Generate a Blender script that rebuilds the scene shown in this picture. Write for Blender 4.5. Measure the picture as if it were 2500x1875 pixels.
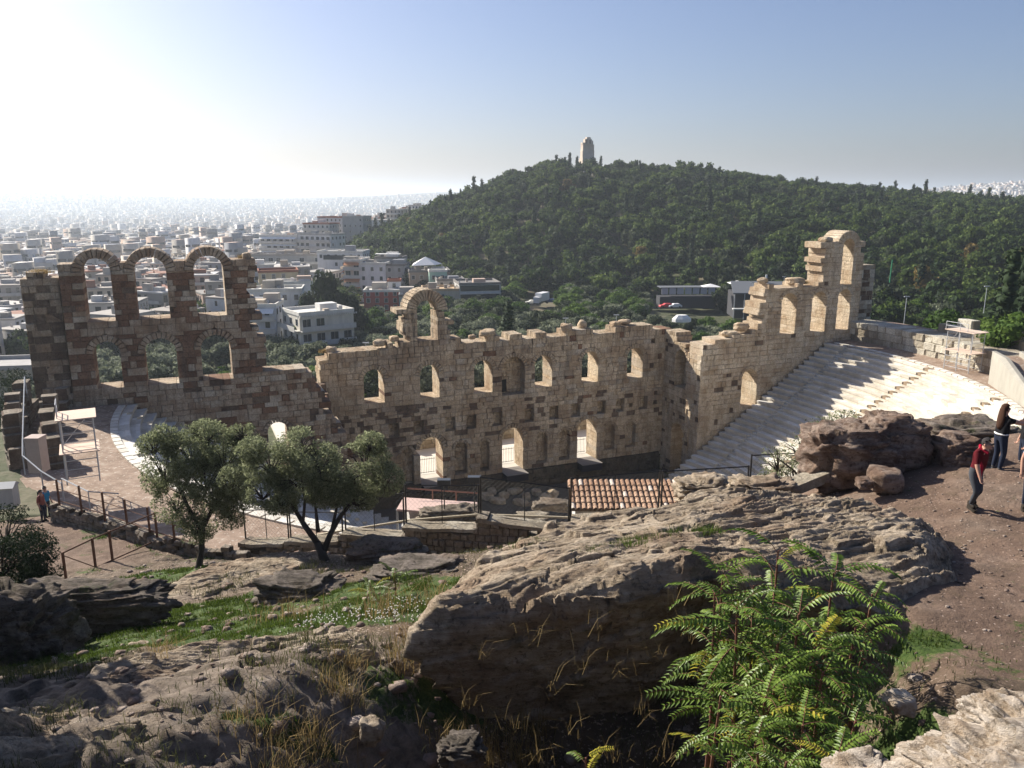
import bpy, math, random
import numpy as np
from mathutils import Vector, Matrix, noise as mnoise
rad=math.radians
for o in list(bpy.data.objects): bpy.data.objects.remove(o)
SC=bpy.context.scene; COL=SC.collection
# ---------------- camera, world, sun, exposure ----------------
PITCH=13.2; FPX=1962.0; HC=32.0
cam_d=bpy.data.cameras.new('camera'); cam=bpy.data.objects.new('camera',cam_d); COL.objects.link(cam)
cam_d.sensor_width=36; cam_d.lens=36*FPX/2500; cam_d.clip_start=.1; cam_d.clip_end=40000
cam.location=(0,0,HC); cam.rotation_euler=(rad(90-PITCH),0,0); SC.camera=cam
SUN_EL=31.0; SUN_AZ=-53.0            # azimuth from +Y, negative = left
w=bpy.data.worlds.new('World'); SC.world=w; w.use_nodes=True
nt=w.node_tree; bg=nt.nodes['Background']
sky=nt.nodes.new('ShaderNodeTexSky'); sky.sky_type='NISHITA'; sky.sun_disc=False
sky.sun_elevation=rad(SUN_EL); sky.sun_rotation=rad(SUN_AZ); sky.altitude=100
sky.air_density=1.0; sky.dust_density=1.9; sky.ozone_density=3.0
tn=nt.nodes.new('ShaderNodeMix'); tn.data_type='RGBA'; tn.blend_type='MULTIPLY'; tn.inputs[0].default_value=1; tn.inputs[7].default_value=(1.0,.98,1.12,1); nt.links.new(sky.outputs[0],tn.inputs[6]); nt.links.new(tn.outputs[2],bg.inputs[0]); bg.inputs[1].default_value=.055
sd=bpy.data.lights.new('sun','SUN'); sd.energy=5.0; sd.angle=rad(.5); sd.color=(1,.93,.82)
sun=bpy.data.objects.new('sun',sd); COL.objects.link(sun)
a=rad(SUN_AZ); e=rad(SUN_EL)
SUND=Vector((math.sin(a)*math.cos(e),math.cos(a)*math.cos(e),math.sin(e)))
sun.rotation_euler=SUND.to_track_quat('Z','Y').to_euler(); sun.location=(-60,60,120)
SC.view_settings.view_transform='Standard'; SC.view_settings.look='None'
SC.view_settings.exposure=1.0; SC.view_settings.gamma=1
SC.render.engine='CYCLES'
SC.cycles.volume_bounces=0; SC.cycles.max_bounces=5; SC.cycles.transparent_max_bounces=8
SC.cycles.volume_step_rate=5; SC.cycles.volume_max_steps=64

# ---------------- helpers ----------------
U=np.array([.92388,.38268]); N=np.array([.38268,-.92388]); O2=np.array([0.,90.])
CC=O2-.33*U+13.58*N                       # centre of the seating circle
def L(s,t,z): p=O2+s*U+t*N; return (p[0],p[1],z)
cp,sp=math.cos(rad(PITCH)),math.sin(rad(PITCH))
def at(px,py,t):                          # a sight line of the survey sheet at distance t
    r=(px-1250)/FPX; u=-(py-937.5)/FPX
    return np.array([r*t,(cp+u*sp)*t,HC+(-sp+u*cp)*t])
def onz(px,py,z):
    r=(px-1250)/FPX; u=-(py-937.5)/FPX; d=np.array([r,cp+u*sp,-sp+u*cp]); l=(z-HC)/d[2]; return d*l+np.array([0,0,HC])
def hsh(i,j,k,seed):
    h=(i.astype(np.int64)*374761393+j.astype(np.int64)*668265263+k.astype(np.int64)*2147483647+seed*1274126177)&0xffffffff
    h=((h^(h>>13))*1274126177)&0xffffffff; h=(h^(h>>16))&0xffff
    return h/32767.5-1
def vn(x,y,z,seed=0):
    xi,yi,zi=np.floor(x),np.floor(y),np.floor(z); fx,fy,fz=x-xi,y-yi,z-zi
    fx=fx*fx*(3-2*fx);fy=fy*fy*(3-2*fy);fz=fz*fz*(3-2*fz)
    xi=xi.astype(np.int64);yi=yi.astype(np.int64);zi=zi.astype(np.int64)
    def c(a,b,d): return hsh(xi+a,yi+b,zi+d,seed)
    x00=c(0,0,0)*(1-fx)+c(1,0,0)*fx; x10=c(0,1,0)*(1-fx)+c(1,1,0)*fx
    x01=c(0,0,1)*(1-fx)+c(1,0,1)*fx; x11=c(0,1,1)*(1-fx)+c(1,1,1)*fx
    return (x00*(1-fy)+x10*fy)*(1-fz)+(x01*(1-fy)+x11*fy)*fz
def fbm(x,y,z,o=4,seed=0,g=.5):
    s=0;a=1;f=1
    for i in range(o): s=s+a*vn(x*f,y*f,z*f,seed+i*17); a*=g; f*=2.03
    return s
def sst(a,b,x): t=np.clip((x-a)/(b-a),0,1); return t*t*(3-2*t)
def rbf(pts,smooth=.02):
    P=np.array(pts,float); n=len(P)
    def k(d): return d*d*np.log(d+1e-6)
    D=np.hypot(P[:,None,0]-P[None,:,0],P[:,None,1]-P[None,:,1])
    A=np.zeros((n+3,n+3)); A[:n,:n]=k(D)+np.eye(n)*smooth*n; A[:n,n]=1;A[:n,n+1:]=P[:,:2];A[n,:n]=1;A[n+1:,:n]=P[:,:2].T
    w_=np.linalg.solve(A,np.concatenate([P[:,2],[0,0,0]]))
    def f(x,y):
        x=np.asarray(x,float);y=np.asarray(y,float); out=w_[n]+w_[n+1]*x+w_[n+2]*y
        for i in range(n): out=out+w_[i]*k(np.hypot(x-P[i,0],y-P[i,1]))
        return out
    return f
def tag(o,label=None,cat=None,group=None,kind=None):
    if label: o['label']=label
    if cat: o['category']=cat
    if group: o['group']=group
    if kind: o['kind']=kind
    return o
def link(o,parent=None):
    COL.objects.link(o)
    if parent is not None: o.parent=parent
    return o
def npmesh(name,V,F,mat,smooth=False,attrs=None):
    V=np.asarray(V,np.float32); F=np.asarray(F,np.int32); k=F.shape[1]
    me=bpy.data.meshes.new(name); me.vertices.add(len(V)); me.vertices.foreach_set('co',V.ravel())
    me.loops.add(F.size); me.loops.foreach_set('vertex_index',F.ravel())
    me.polygons.add(len(F)); me.polygons.foreach_set('loop_start',np.arange(0,F.size,k,dtype=np.int32))
    me.polygons.foreach_set('loop_total',np.full(len(F),k,np.int32))
    if smooth: me.polygons.foreach_set('use_smooth',np.ones(len(F),bool))
    if attrs:
        for n_,(dom,arr) in attrs.items():
            at_=me.attributes.new(n_,'FLOAT',dom); at_.data.foreach_set('value',np.asarray(arr,np.float32))
    me.update(calc_edges=True)
    if mat: me.materials.append(mat)
    return me
def gridfaces(nu,nv):
    i=np.arange(nu*nv).reshape(nu,nv); return np.stack([i[:-1,:-1],i[1:,:-1],i[1:,1:],i[:-1,1:]],-1).reshape(-1,4)
class MB:
    def __init__(s): s.v=[];s.f=[];s.t=[];s.m=[];s.tint=0.;s.mi=0
    def add(s,vs,fs):
        b=len(s.v); s.v.extend(vs)
        for f in fs: s.f.append([i+b for i in f]); s.t.append(s.tint); s.m.append(s.mi)
    def box(s,x0,x1,y0,y1,z0,z1,M=None):
        v=[(x,y,z) for x in (x0,x1) for y in (y0,y1) for z in (z0,z1)]
        if M: v=[M(*p) for p in v]
        s.add(v,[(0,1,3,2),(4,6,7,5),(0,4,5,1),(2,3,7,6),(0,2,6,4),(1,5,7,3)])
    def tube(s,pts,rads,n=6,caps=True):
        pts=[Vector(p) for p in pts]
        if not hasattr(rads,'__len__'): rads=[rads]*len(pts)
        vs=[];up=None
        for i,p in enumerate(pts):
            d=(pts[min(i+1,len(pts)-1)]-pts[max(i-1,0)])
            if d.length<1e-9: d=Vector((0,0,1))
            d.normalize()
            ref=Vector((0,0,1)) if abs(d.z)<.9 else Vector((1,0,0))
            a_=d.cross(ref).normalized(); b_=d.cross(a_)
            for k in range(n):
                t=2*math.pi*k/n; vs.append(tuple(p+(a_*math.cos(t)+b_*math.sin(t))*rads[i]))
        fs=[]
        for i in range(len(pts)-1):
            for k in range(n): k2=(k+1)%n; fs.append((i*n+k,i*n+k2,(i+1)*n+k2,(i+1)*n+k))
        if caps: fs.append(tuple(range(n-1,-1,-1))); m=(len(pts)-1)*n; fs.append(tuple(range(m,m+n)))
        s.add(vs,fs)
    def mesh(s,name,mats,smooth=False):
        me=bpy.data.meshes.new(name); me.from_pydata([tuple(map(float,v)) for v in s.v],[],s.f)
        if not isinstance(mats,(list,tuple)): mats=[mats]
        for m in mats: me.materials.append(m)
        if len(mats)>1: me.polygons.foreach_set('material_index',s.m)
        if smooth: me.polygons.foreach_set('use_smooth',[True]*len(s.f))
        if any(s.t): at_=me.attributes.new('tint','FLOAT','FACE'); at_.data.foreach_set('value',s.t)
        me.update(); return me
    def build(s,name,mats,parent=None,smooth=False,**kw):
        o=bpy.data.objects.new(name,s.mesh(name,mats,smooth)); link(o,parent); tag(o,**kw); return o
def empty(name,label,cat,loc=(0,0,0),rz=0,group=None):
    o=bpy.data.objects.new(name,None); COL.objects.link(o); o.location=loc; o.rotation_euler=(0,0,rz)
    o.empty_display_size=.5
    return tag(o,label,cat,group)
def obj(name,me,parent=None,loc=None,rz=0,**kw):
    o=bpy.data.objects.new(name,me); link(o,parent)
    if loc is not None: o.location=loc
    if rz: o.rotation_euler=(0,0,rz)
    return tag(o,**kw)

# ---------------- materials ----------------
class NT:
    def __init__(s,name):
        s.m=bpy.data.materials.new(name); s.m.use_nodes=True; s.t=s.m.node_tree; s.b=s.t.nodes['Principled BSDF']
        s.b.inputs['Roughness'].default_value=.9; s.b.inputs['Specular IOR Level'].default_value=.2
    def n(s,ty,**kw):
        x=s.t.nodes.new(ty)
        for k,v in kw.items():
            if k in x.inputs: s.set(x.inputs[k],v)
            else: setattr(x,k,v)
        return x
    def set(s,inp,v):
        if isinstance(v,bpy.types.NodeSocket): s.t.links.new(v,inp)
        else: inp.default_value=v
    def pos(s): return s.n('ShaderNodeNewGeometry').outputs['Position']
    def map(s,v,scale=(1,1,1),rot=(0,0,0)):
        x=s.n('ShaderNodeMapping'); s.set(x.inputs['Vector'],v); x.inputs['Scale'].default_value=scale; x.inputs['Rotation'].default_value=rot; return x.outputs[0]
    def noise(s,v,scale,detail=5,rough=.6,dist=0):
        x=s.n('ShaderNodeTexNoise'); s.set(x.inputs['Vector'],v); x.inputs['Scale'].default_value=scale; x.inputs['Detail'].default_value=detail; x.inputs['Roughness'].default_value=rough; x.inputs['Distortion'].default_value=dist; return x.outputs['Fac']
    def vor(s,v,scale,feat='F1',out='Distance'):
        x=s.n('ShaderNodeTexVoronoi',feature=feat); s.set(x.inputs['Vector'],v); x.inputs['Scale'].default_value=scale; return x.outputs[out]
    def ramp(s,f,stops):
        x=s.n('ShaderNodeValToRGB'); s.set(x.inputs[0],f); r=x.color_ramp
        while len(r.elements)<len(stops): r.elements.new(.5)
        for e_,(p,c) in zip(r.elements,stops):
            e_.position=p; e_.color=(c,c,c,1) if not hasattr(c,'__len__') else (*c,1)
        return x.outputs[0]
    def mix(s,f,a,b,mode='MIX'):
        x=s.n('ShaderNodeMix',data_type='RGBA',blend_type=mode); s.set(x.inputs[0],f)
        for i,v in ((6,a),(7,b)):
            if hasattr(v,'__len__') and not isinstance(v,bpy.types.NodeSocket): v=(*v,1)
            s.set(x.inputs[i],v)
        return x.outputs[2]
    def math(s,op,a,b=0.,clamp=False):
        x=s.n('ShaderNodeMath',operation=op,use_clamp=clamp); s.set(x.inputs[0],a); s.set(x.inputs[1],b); return x.outputs[0]
    def attr(s,name): return s.n('ShaderNodeAttribute',attribute_name=name).outputs['Fac']
    def rnd(s): return s.n('ShaderNodeObjectInfo').outputs['Random']
    def done(s,col,bump=None,bs=.5,bd=.1,rough=None,spec=None):
        if hasattr(col,'__len__') and not isinstance(col,bpy.types.NodeSocket): col=(*col,1)
        s.set(s.b.inputs['Base Color'],col)
        if bump is not None:
            x=s.n('ShaderNodeBump'); s.set(x.inputs['Height'],bump); x.inputs['Strength'].default_value=bs; x.inputs['Distance'].default_value=bd
            s.t.links.new(x.outputs[0],s.b.inputs['Normal'])
        if rough is not None: s.b.inputs['Roughness'].default_value=rough
        if spec is not None: s.b.inputs['Specular IOR Level'].default_value=spec
        return s.m
def flat(name,c,rough=.8,spec=.2,metal=0,var=.15,scale=3):
    k=NT(name); f=k.noise(k.pos(),scale,4)
    m=k.done(k.mix(f,tuple(x*(1-var) for x in c),tuple(min(1,x*(1+var)) for x in c)),rough=rough,spec=spec); k.b.inputs['Metallic'].default_value=metal; return m
def masonry(name,c1,c2,c3,stain=.5,sc=.9,lich=(.09,.08,.065),tw=.2,band=None):
    k=NT(name); p=k.pos(); t=k.attr('tint')
    f=k.noise(p,sc,6,.65); f2=k.math('ADD',k.math('MULTIPLY',f,1-tw),k.math('MULTIPLY',t,tw))
    c=k.ramp(f2,[(.28,c3),(.42,c1),(.6,c2),(.72,tuple(min(1,x*1.18) for x in c2))])
    red=k.ramp(k.noise(p,.35,3,.5),[(.5,0.),(.66,.55)])
    c=k.mix(red,c,tuple((a_*.8+b_*.2) for a_,b_ in zip(c3,(.30,.13,.06))))
    st=k.noise(k.map(p,(1.3,1.3,.22)),1.0,5,.7)
    c=k.mix(k.ramp(st,[(.53,0.),(.68,stain)]),c,lich)
    big=k.noise(p,.16,4,.6); c=k.mix(k.ramp(big,[(.4,.35),(.55,0.)]),c,c3); c=k.mix(k.ramp(k.noise(k.map(p,(.9,.9,.35)),.55,5,.65),[(.5,0.),(.62,.4)]),c,tuple(min(1,x*1.25) for x in c2))
    if band:
        zz=k.n('ShaderNodeSeparateXYZ'); k.t.links.new(p,zz.inputs[0]); bz=k.n('ShaderNodeMapRange'); k.t.links.new(zz.outputs[2],bz.inputs[0]); bz.inputs[1].default_value=band[0]; bz.inputs[2].default_value=band[1]; bz.inputs[3].default_value=0; bz.inputs[4].default_value=.13
        c=k.mix(k.ramp(k.math('ADD',k.noise(k.map(p,(2.2,2.2,.2)),1.3,6,.75),bz.outputs[0]),[(.60,0.),(.74,.85)]),c,(.045,.04,.032))
    st2=k.noise(k.map(p,(2.6,2.6,.16)),1.1,6,.8); c=k.mix(k.ramp(st2,[(.55,0.),(.66,stain*.8)]),c,lich)
    g=k.noise(p,7,5,.7); c=k.mix(k.ramp(g,[(.42,.45),(.55,0.)]),c,tuple(x*.45 for x in c1))
    v=k.noise(p,2.6,8,.75)
    return k.done(c,k.math('ADD',v,k.math('MULTIPLY',g,.35)),1.,.22)
M={}
M['stone']=masonry('theatre_stone',(.49,.375,.245),(.64,.53,.385),(.29,.20,.125),.5,band=(12.5,16.5))
M['stoneL']=masonry('reddish_theatre_stone',(.38,.28,.19),(.52,.43,.32),(.22,.14,.085),.65)
M['stoneR']=masonry('pale_theatre_stone',(.53,.42,.285),(.68,.58,.44),(.36,.25,.155),.4)
M['core']=masonry('mortar_core',(.17,.12,.085),(.27,.20,.14),(.09,.06,.045),.7)
M['dark']=masonry('blackened_stone',(.10,.082,.06),(.17,.14,.10),(.05,.04,.03),.8)
M['outer']=masonry('limestone_block',(.46,.41,.32),(.62,.58,.48),(.30,.25,.18),.35,tw=.5)
M['brick']=masonry('brown_red_brickwork',(.21,.115,.07),(.29,.175,.11),(.12,.065,.042),.7,1.4)
M['paleash']=masonry('pale_ashlar',(.44,.36,.26),(.55,.48,.38),(.30,.21,.14),.5)
M['rubble']=masonry('rubble_wall_stone',(.24,.20,.15),(.36,.31,.25),(.14,.11,.08),.5,2)
# ---------------- ruined theatre ----------------
def interp(pts):
    xs=[p[0] for p in pts]; ys=[p[1] for p in pts]
    return lambda a_: float(np.interp(a_,xs,ys))
class Op:
    def __init__(s,c,hw,zb,zt,arch=True,ring=.5,depth=None,vous=True):
        s.c=c;s.hw=hw;s.zb=zb;s.zt=zt;s.arch=arch;s.depth=depth;s.ring=ring if arch else 0;s.v=vous
        s.zs=zt-hw if arch else zt; s.Ro=hw+s.ring; s.top=s.zs+s.Ro if arch else zt
    def h(s,z):
        if not s.arch: return s.hw
        if z>=s.top: return 0.
        if z<=s.zs: return s.hw
        return math.sqrt(max(0,s.Ro**2-(z-s.zs)**2)) if s.arch else 0.
def prism(outline,W,kf,kb,rng,gap=.025,ch=.05,jit=.03,proud=0.):
    """outline (a,z) loop; front at depth kf, back at kb"""
    n=len(outline); ca=sum(p[0] for p in outline)/n; cz=sum(p[1] for p in outline)/n
    def sh(p,g):
        da,dz=p[0]-ca,p[1]-cz; q=math.hypot(da,dz)+1e-6; return (p[0]-da/q*g*1.2,p[1]-dz/q*g*1.2)
    v=[]
    for p in outline: q=sh(p,gap); v.append(W(q[0],kf-ch,q[1]))
    for p in outline:
        q=sh(p,gap+ch); v.append(W(q[0]+rng.uniform(-jit,jit),kf+proud+rng.uniform(-jit,jit),q[1]+rng.uniform(-jit,jit)))
    for p in outline: q=sh(p,gap); v.append(W(q[0],kb+rng.uniform(-jit,jit)*2,q[1]))
    f=[tuple(range(n,2*n))]
    for i in range(n):
        j=(i+1)%n; f.append((i,j,n+j,n+i)); f.append((2*n+i,2*n+j,j,i))
    f.append(tuple(range(3*n-1,2*n-1,-1)))
    return v,f
def wall(name,label,cat,W,a0,a1,z0,topf,T,ops,seed,mat,coremat=None,ch=(.36,.72),bl=(.45,1.6),maxparts=300,miss=.02,rough=.05,endjag=None,group=None,pname='stone',holes=None,infmat=None,endf=None,matf=None,bevel=.045,jgap=.018,curved=False):
    rng=random.Random(seed); root=empty(name,label,cat,W((a0+a1)/2,0,z0),group=group); loc=Vector(root.location)
    zmax=max(topf(a0+(a1-a0)*i/80) for i in range(81)); blocks=[]; core=MB()
    def put(outl,kf,kb,proud,jit=.03,m=0,ch_=.05):
        tint=rng.random(); v,f=prism(outl,W,kf,kb,rng,gap=jgap,proud=proud,jit=jit,ch=bevel)
        ar=(max(p[0] for p in outl)-min(p[0] for p in outl))*(max(p[1] for p in outl)-min(p[1] for p in outl))
        blocks.append((ar,v,f,tint,m))
    z=z0
    while z<zmax:
        h=rng.uniform(*ch); z1=z+h; eps=.002
        lv={z+eps,z1-eps}
        act=[]
        for o in ops:
            if o.top<=z+.02 or o.zb>=z1-h*.5: continue
            if not o.arch and (min(o.zt,z1)-max(o.zb,z))<h*.5: continue
            act.append(o)
            if o.arch and z1>o.zs:
                for q in (.25,.5,.75): lv.add(z+h*q)
                if z<o.zs<z1: lv|={o.zs-eps,o.zs+eps}
                if o.zs<o.top<z1: lv.add(o.top-.01)
        act.sort(key=lambda o:o.c); lv=sorted(lv)
        e0=(rng.uniform(-.12,.12) if endjag else 0); e1=(rng.uniform(-.12,.12) if endjag else 0)
        ea0=a0+e0; ea1=a1+e1
        if endf: ea0,ea1=endf(z+h/2,ea0,ea1)
        lefts=[[(ea0,q) for q in lv]]; rights=[]
        for o in act:
            if not(ea0<o.c<ea1): continue
            rights.append([(o.c-o.h(q),q) for q in lv]); lefts.append([(o.c+o.h(q),q) for q in lv])
        rights.append([(ea1,q) for q in lv])
        for lp,rp in zip(lefts,rights):
            lo=max(p[0] for p in lp); hi=min(p[0] for p in rp)
            if min(r_[0]-l_[0] for l_,r_ in zip(lp,rp))<-.01: continue
            js=[]; x=lo+rng.uniform(*bl)*rng.uniform(.5,1)
            while x<hi-.35: js.append(x); x+=rng.uniform(*bl)
            segs=[]; cur=lp
            for j in js: q=[(j,zz) for zz in (z+eps,z1-eps)]; segs.append((cur,q)); cur=q
            segs.append((cur,rp)); run=[]; cin=-.03 if curved else .06
            def flush():
                if not run: return
                l_,r_=run[0][0],run[-1][1]; f_=lambda p,q:(p[0]+q,(p[1]-.06))
                outl=[f_(p,-cin) for p in r_]+[f_(p,cin) for p in reversed(l_)]
                if min(p[0] for p in r_)-max(p[0] for p in l_)>.15 or True:
                    v,f=prism(outl,W,-.09,-T+.09,rng,gap=0,ch=.0,jit=0); core.add(v,f)
                run.clear()
            for l_,r_ in segs:
                ca=(l_[0][0]+r_[0][0])/2
                if z+h*.5>topf(ca)+rng.uniform(-.28,.22): flush(); continue
                top_here=z1+h*.5>topf(ca)
                outl=list(r_)+list(reversed(l_)); outl=[(max(l_[0][0]-9,p[0]),p[1]) for p in outl]
                # ccw: bottom-left..; r_ goes up, reversed l_ goes down
                if outl[0][0]<l_[0][0]: continue
                pr=rng.uniform(-rough,rough)
                if rng.random()<miss: pr-=.22
                if holes and holes(ca,z+h/2,rng): pr-=rng.uniform(.15,.5)
                mi_=matf(ca,z+h/2,rng) if matf else 0
                put(outl,0,-T+(rng.uniform(0,.25) if top_here else 0),pr,.03+.03*top_here,mi_)
                run.append((l_,r_))
                if curved: flush()
            flush()
        z=z1
    for o in ops:
        if o.arch and o.v:
            nv=max(7,int(math.pi*o.Ro/.42)|1)
            for i in range(nv):
                t0=math.pi*i/nv+.012; t1=math.pi*(i+1)/nv-.012
                if o.v!='free' and o.zs+math.sin((t0+t1)/2)*o.hw>topf(o.c+math.cos((t0+t1)/2)*o.hw)+.4: continue
                pts=[(o.c+math.cos(t)*r_,o.zs+math.sin(t)*r_) for t,r_ in ((t0,o.hw),(t0,o.Ro),(t1,o.Ro),(t1,o.hw))]
                put(pts,0,-T,rng.uniform(-.02,.06),.02)
        if o.depth:
            zz=o.zb
            while zz<o.zt:
                hh=rng.uniform(.3,.45); z2=min(zz+hh,o.zt); 
                w0=(o.h(zz) if zz<o.zs or not o.arch else math.sqrt(max(0,o.hw**2-(zz-o.zs)**2)))+.15
                x=o.c-w0; r2=min(x+rng.uniform(.4,.9),o.c+w0)
                while True:
                    put([(r2,zz),(r2,z2),(x,z2),(x,zz)],-o.depth,-T+.1,rng.uniform(-.04,.04),.02,1)
                    if r2>=o.c+w0-.05: break
                    x=r2; r2=min(x+rng.uniform(.4,.9),o.c+w0)
                zz=z2
    blocks.sort(key=lambda b:-b[0]); rest=MB()
    for i,(ar,v,f,t,m) in enumerate(blocks):
        if i<maxparts:
            b=MB(); b.tint=t; c=np.mean(v,0); b.add([(p[0]-c[0],p[1]-c[1],p[2]-c[2]) for p in v],f)
            ob=b.build(pname,(infmat if m==1 and infmat else mat) if m<2 else M[{2:'brick',3:'paleash'}[m]],root); ob.location=Vector(c)-loc
        else: rest.tint=t; rest.mi=m; rest.add([tuple(Vector(p)-loc) for p in v],f)
    core.v=[tuple(Vector(p)-loc) for p in core.v]
    core.build('wall_core',coremat or M['core'],root)
    if rest.v: rest.build('small_stones',[mat,infmat or mat,M['brick'],M['paleash']],root,kind='stuff')
    return root
def straight(s0,t0,ds,dt,ns,nt):          # plan line in theatre axes
    return lambda a_,k,z: L(s0+ds*a_+ns*k,t0+dt*a_+nt*k,z)
FRONT=lambda t:(lambda a_,k,z:L(a_,t+k,z))
ctop=interp([(-21.6,15.3),(-20.6,15.6),(-20.2,16),(-15.7,16.1),(-13.2,16.4),(-12.35,16.9),(-12.3,19.9),(-11.6,19.9),(-8.2,19.9),(-7.55,19.6),(-7.5,16.6),(-5,16.2),(-4.7,16.2),(-3,16.6),(-2,16.3),(0,15.8),(.1,16.2),(4.2,16.3),(4.3,15.9),(6.7,16.),(6.8,16.6),(10.,16.5),(11,15.9),(13.3,16.1),(13.5,16.7),(18.5,16.6),(20.6,16.2),(21.4,15.6)])
cops=[Op(c,1.08,10.5,13.9,ring=.55) for c in (-16,-9.8,-3.5,4.0,10.1,16.3)]
cops+=[Op(.2,1.4,9.6,14.0,ring=.5,depth=1.3)]
cops+=[Op(-9.9,1.12,16.5,21.0,ring=1.22,vous='free')]
cops+=[Op(c,1.3,.3,5.6,ring=.55) for c in (-9.8,.1,9.9)]
cops+=[Op(c,.72,zb,4.6,ring=.35,depth=.8) for c,zb in ((-12.6,.5),(-6.3,1.0),(3.85,.9),(6.85,1),(13,1.2),(16,1.2),(-15.6,.6))]+[Op(-3.4,.55,1,4.5,ring=.3,depth=.8)]
cops+=[Op(c,.58,5.8,7.5+.1*(i%3),arch=False,depth=.9) for i,c in enumerate((-14,-11.2,-7.5,-5,-1.8,2.2,5.4,8.3,11.8,14.4,17.7))]
cops+=[Op(15.9,.22,6.4,7.0,arch=False,depth=.9),Op(19.4,.3,6.6,7.1,arch=False,depth=.9),Op(18.8,.3,14.6,15.1,arch=False,depth=.9)]
def lw_mat(a_,z,r):
    q=r.random()
    for c in (-42.7,-38.65,-34.25,-29.2):
        if abs(a_-c)<.75 and 16.5<z<25.3: return 2 if q<.8 else 3 if q>.9 else 0
    if a_>-31 and z<16 and q<.14+.3*mnoise.noise((a_*.3,z*.3,2)): return 2
    if mnoise.noise((a_*.35,z*.4,7))>.12 and q<.75: return 2 if z<16 and q<.4 else 0
    return 3 if q<.3 else 0
def cw_mat(a_,z,r):
    q=r.random(); n_=mnoise.noise((a_*.22,z*.3,17))
    return 2 if q<.015 else 3 if (n_<-.15 and q<.35) or q>.93 else 0
def pock(a_,z,r): return (7.5<z<9 or 4.7<z<5.8) and r.random()<.12 or (a_<-9 and 4.5<z<9.5 and r.random()<.3)
stage=wall('stage_wall','long brown stone stage wall with arched windows, three doorways and one lone free-standing arch on top','ruin wall',FRONT(0),-21.6,21.4,.3,ctop,2.7,cops,11,M['stone'],matf=cw_mat,holes=pock,endjag=True)
# dark door-like patch in central niche
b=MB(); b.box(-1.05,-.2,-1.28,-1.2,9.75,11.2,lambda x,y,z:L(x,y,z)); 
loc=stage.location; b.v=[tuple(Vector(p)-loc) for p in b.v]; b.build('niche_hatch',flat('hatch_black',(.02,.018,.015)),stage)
wall('stage_podium','blackened stone podium under the stage wall, behind the tiled roof','podium',FRONT(.25),-21.6,20.2,-2.2,lambda a_:.28,1.2,[],12,M['dark'],ch=(.45,.6),maxparts=120,rough=.08)
def wingL_top(a_):
    if a_<-43.4: return 0
    z_=26.55
    for c,hw in ((-40.7,1.05),(-36.6,1.25),(-31.9,1.2)):
        R=hw+.8; d=abs(a_-c); zs=26.9-hw
        if d<R+.3: z_=max(z_ if d>R-.2 else 0,zs+math.sqrt(max(0,R*R-d*d)))
    if a_>-27.7: z_=float(np.interp(a_,[-27.7,-24.5,-23.5,-22.7,-22.1,-21.3,-20.5],[16.4,16.4,15.8,14.2,11.6,10,8]))
    elif a_>-28.1: z_=20
    return z_
lops=[Op(c,hw,21.6,26.9,ring=.8) for c,hw in ((-40.7,1.05),(-36.6,1.25),(-31.9,1.2))]+[Op(c,hw,15.9,19.9,ring=.6) for c,hw in ((-40.6,1.0),(-36.4,1.25),(-31.85,1.25))]+[Op(-27.0,.9,6.5,11.3,ring=.45)]
wall('east_wing_wall','tall dark reddish stone wing wall with three high arches over three lower arched windows','ruin wall',FRONT(7.8),-43.5,-20.6,3.0,wingL_top,2.6,lops,21,M['stoneL'],matf=lw_mat,holes=lambda a_,z,r:(a_>-25 and z<14 and r.random()<.25) or r.random()<.04)
wall('east_end_pier','square dark stone pier with dry grass on top, leftmost piece of the ruin','pier',FRONT(7.1),-46.4,-43.6,8.,lambda a_:25.6,3.0,[],22,M['stoneL'],miss=.3,rough=.12,ch=(.5,.75),holes=lambda a_,z,r:z<24.5 and r.random()<.35)
wall('east_return_wall','crumbling dark stump of the return wall behind the olive trees','ruin wall',straight(-21.2,0,0,1,1,0),-0.1,7.7,-1.5,interp([(0,13.5),(2,12),(5,9.5),(7.7,8)]),2.0,[],23,M['core'],rough=.2,maxparts=60,holes=lambda a_,z,r:r.random()<.3)
rtop=interp([(20.4,14.6),(20.9,15.4),(21.6,15.8),(25,15.9),(26.3,16.3),(28.5,17.2),(28.6,20.3),(29,21.8),(30.2,22),(30.3,21.5),(33.6,21.8),(36.8,21.3),(37.1,21.4),(37.2,26.4),(39.2,26.5),(39.25,26.9),(40,28),(41.8,28.1),(42.6,27),(43.4,24.5),(43.5,20)])
rops=[Op(27.4,1.1,7.7,11.9,ring=.45),Op(32.5,1.1,15.7,20.7,ring=.5),Op(37.1,1.1,15.7,20.7,ring=.5),Op(41.0,1.0,15.7,20.8,ring=.5),Op(40.95,.85,21.6,26.9,ring=1.0)]
wall('west_wing_wall','sunlit pale stone wing wall stepping up to a tower with one tall arch, above the seats','ruin wall',FRONT(7.8),20.5,43.5,-1.0,rtop,2.8,rops,31,M['stoneR'],endjag=False,infmat=M['stoneL'],holes=lambda a_,z,r:(21<a_<27 and 3<z<12 and r.random()<.12))
wall('west_return_wall','shaded stone return wall with a tall dark archway beside the seats','ruin wall',straight(20.4,0,0,1,-1,0),.02,5.0,-2.0,interp([(0,16.3),(1.5,16.4),(3,15.3),(5,14.2)]),2.2,[Op(3.5,1.15,-1.9,4.9,ring=.5),Op(3.6,1.15,9.5,14,ring=.4,depth=1.4),Op(1.2,.4,5.8,7.2,arch=False,depth=.9)],32,M['stone'],maxparts=120,holes=lambda a_,z,r:r.random()<.1)
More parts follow.
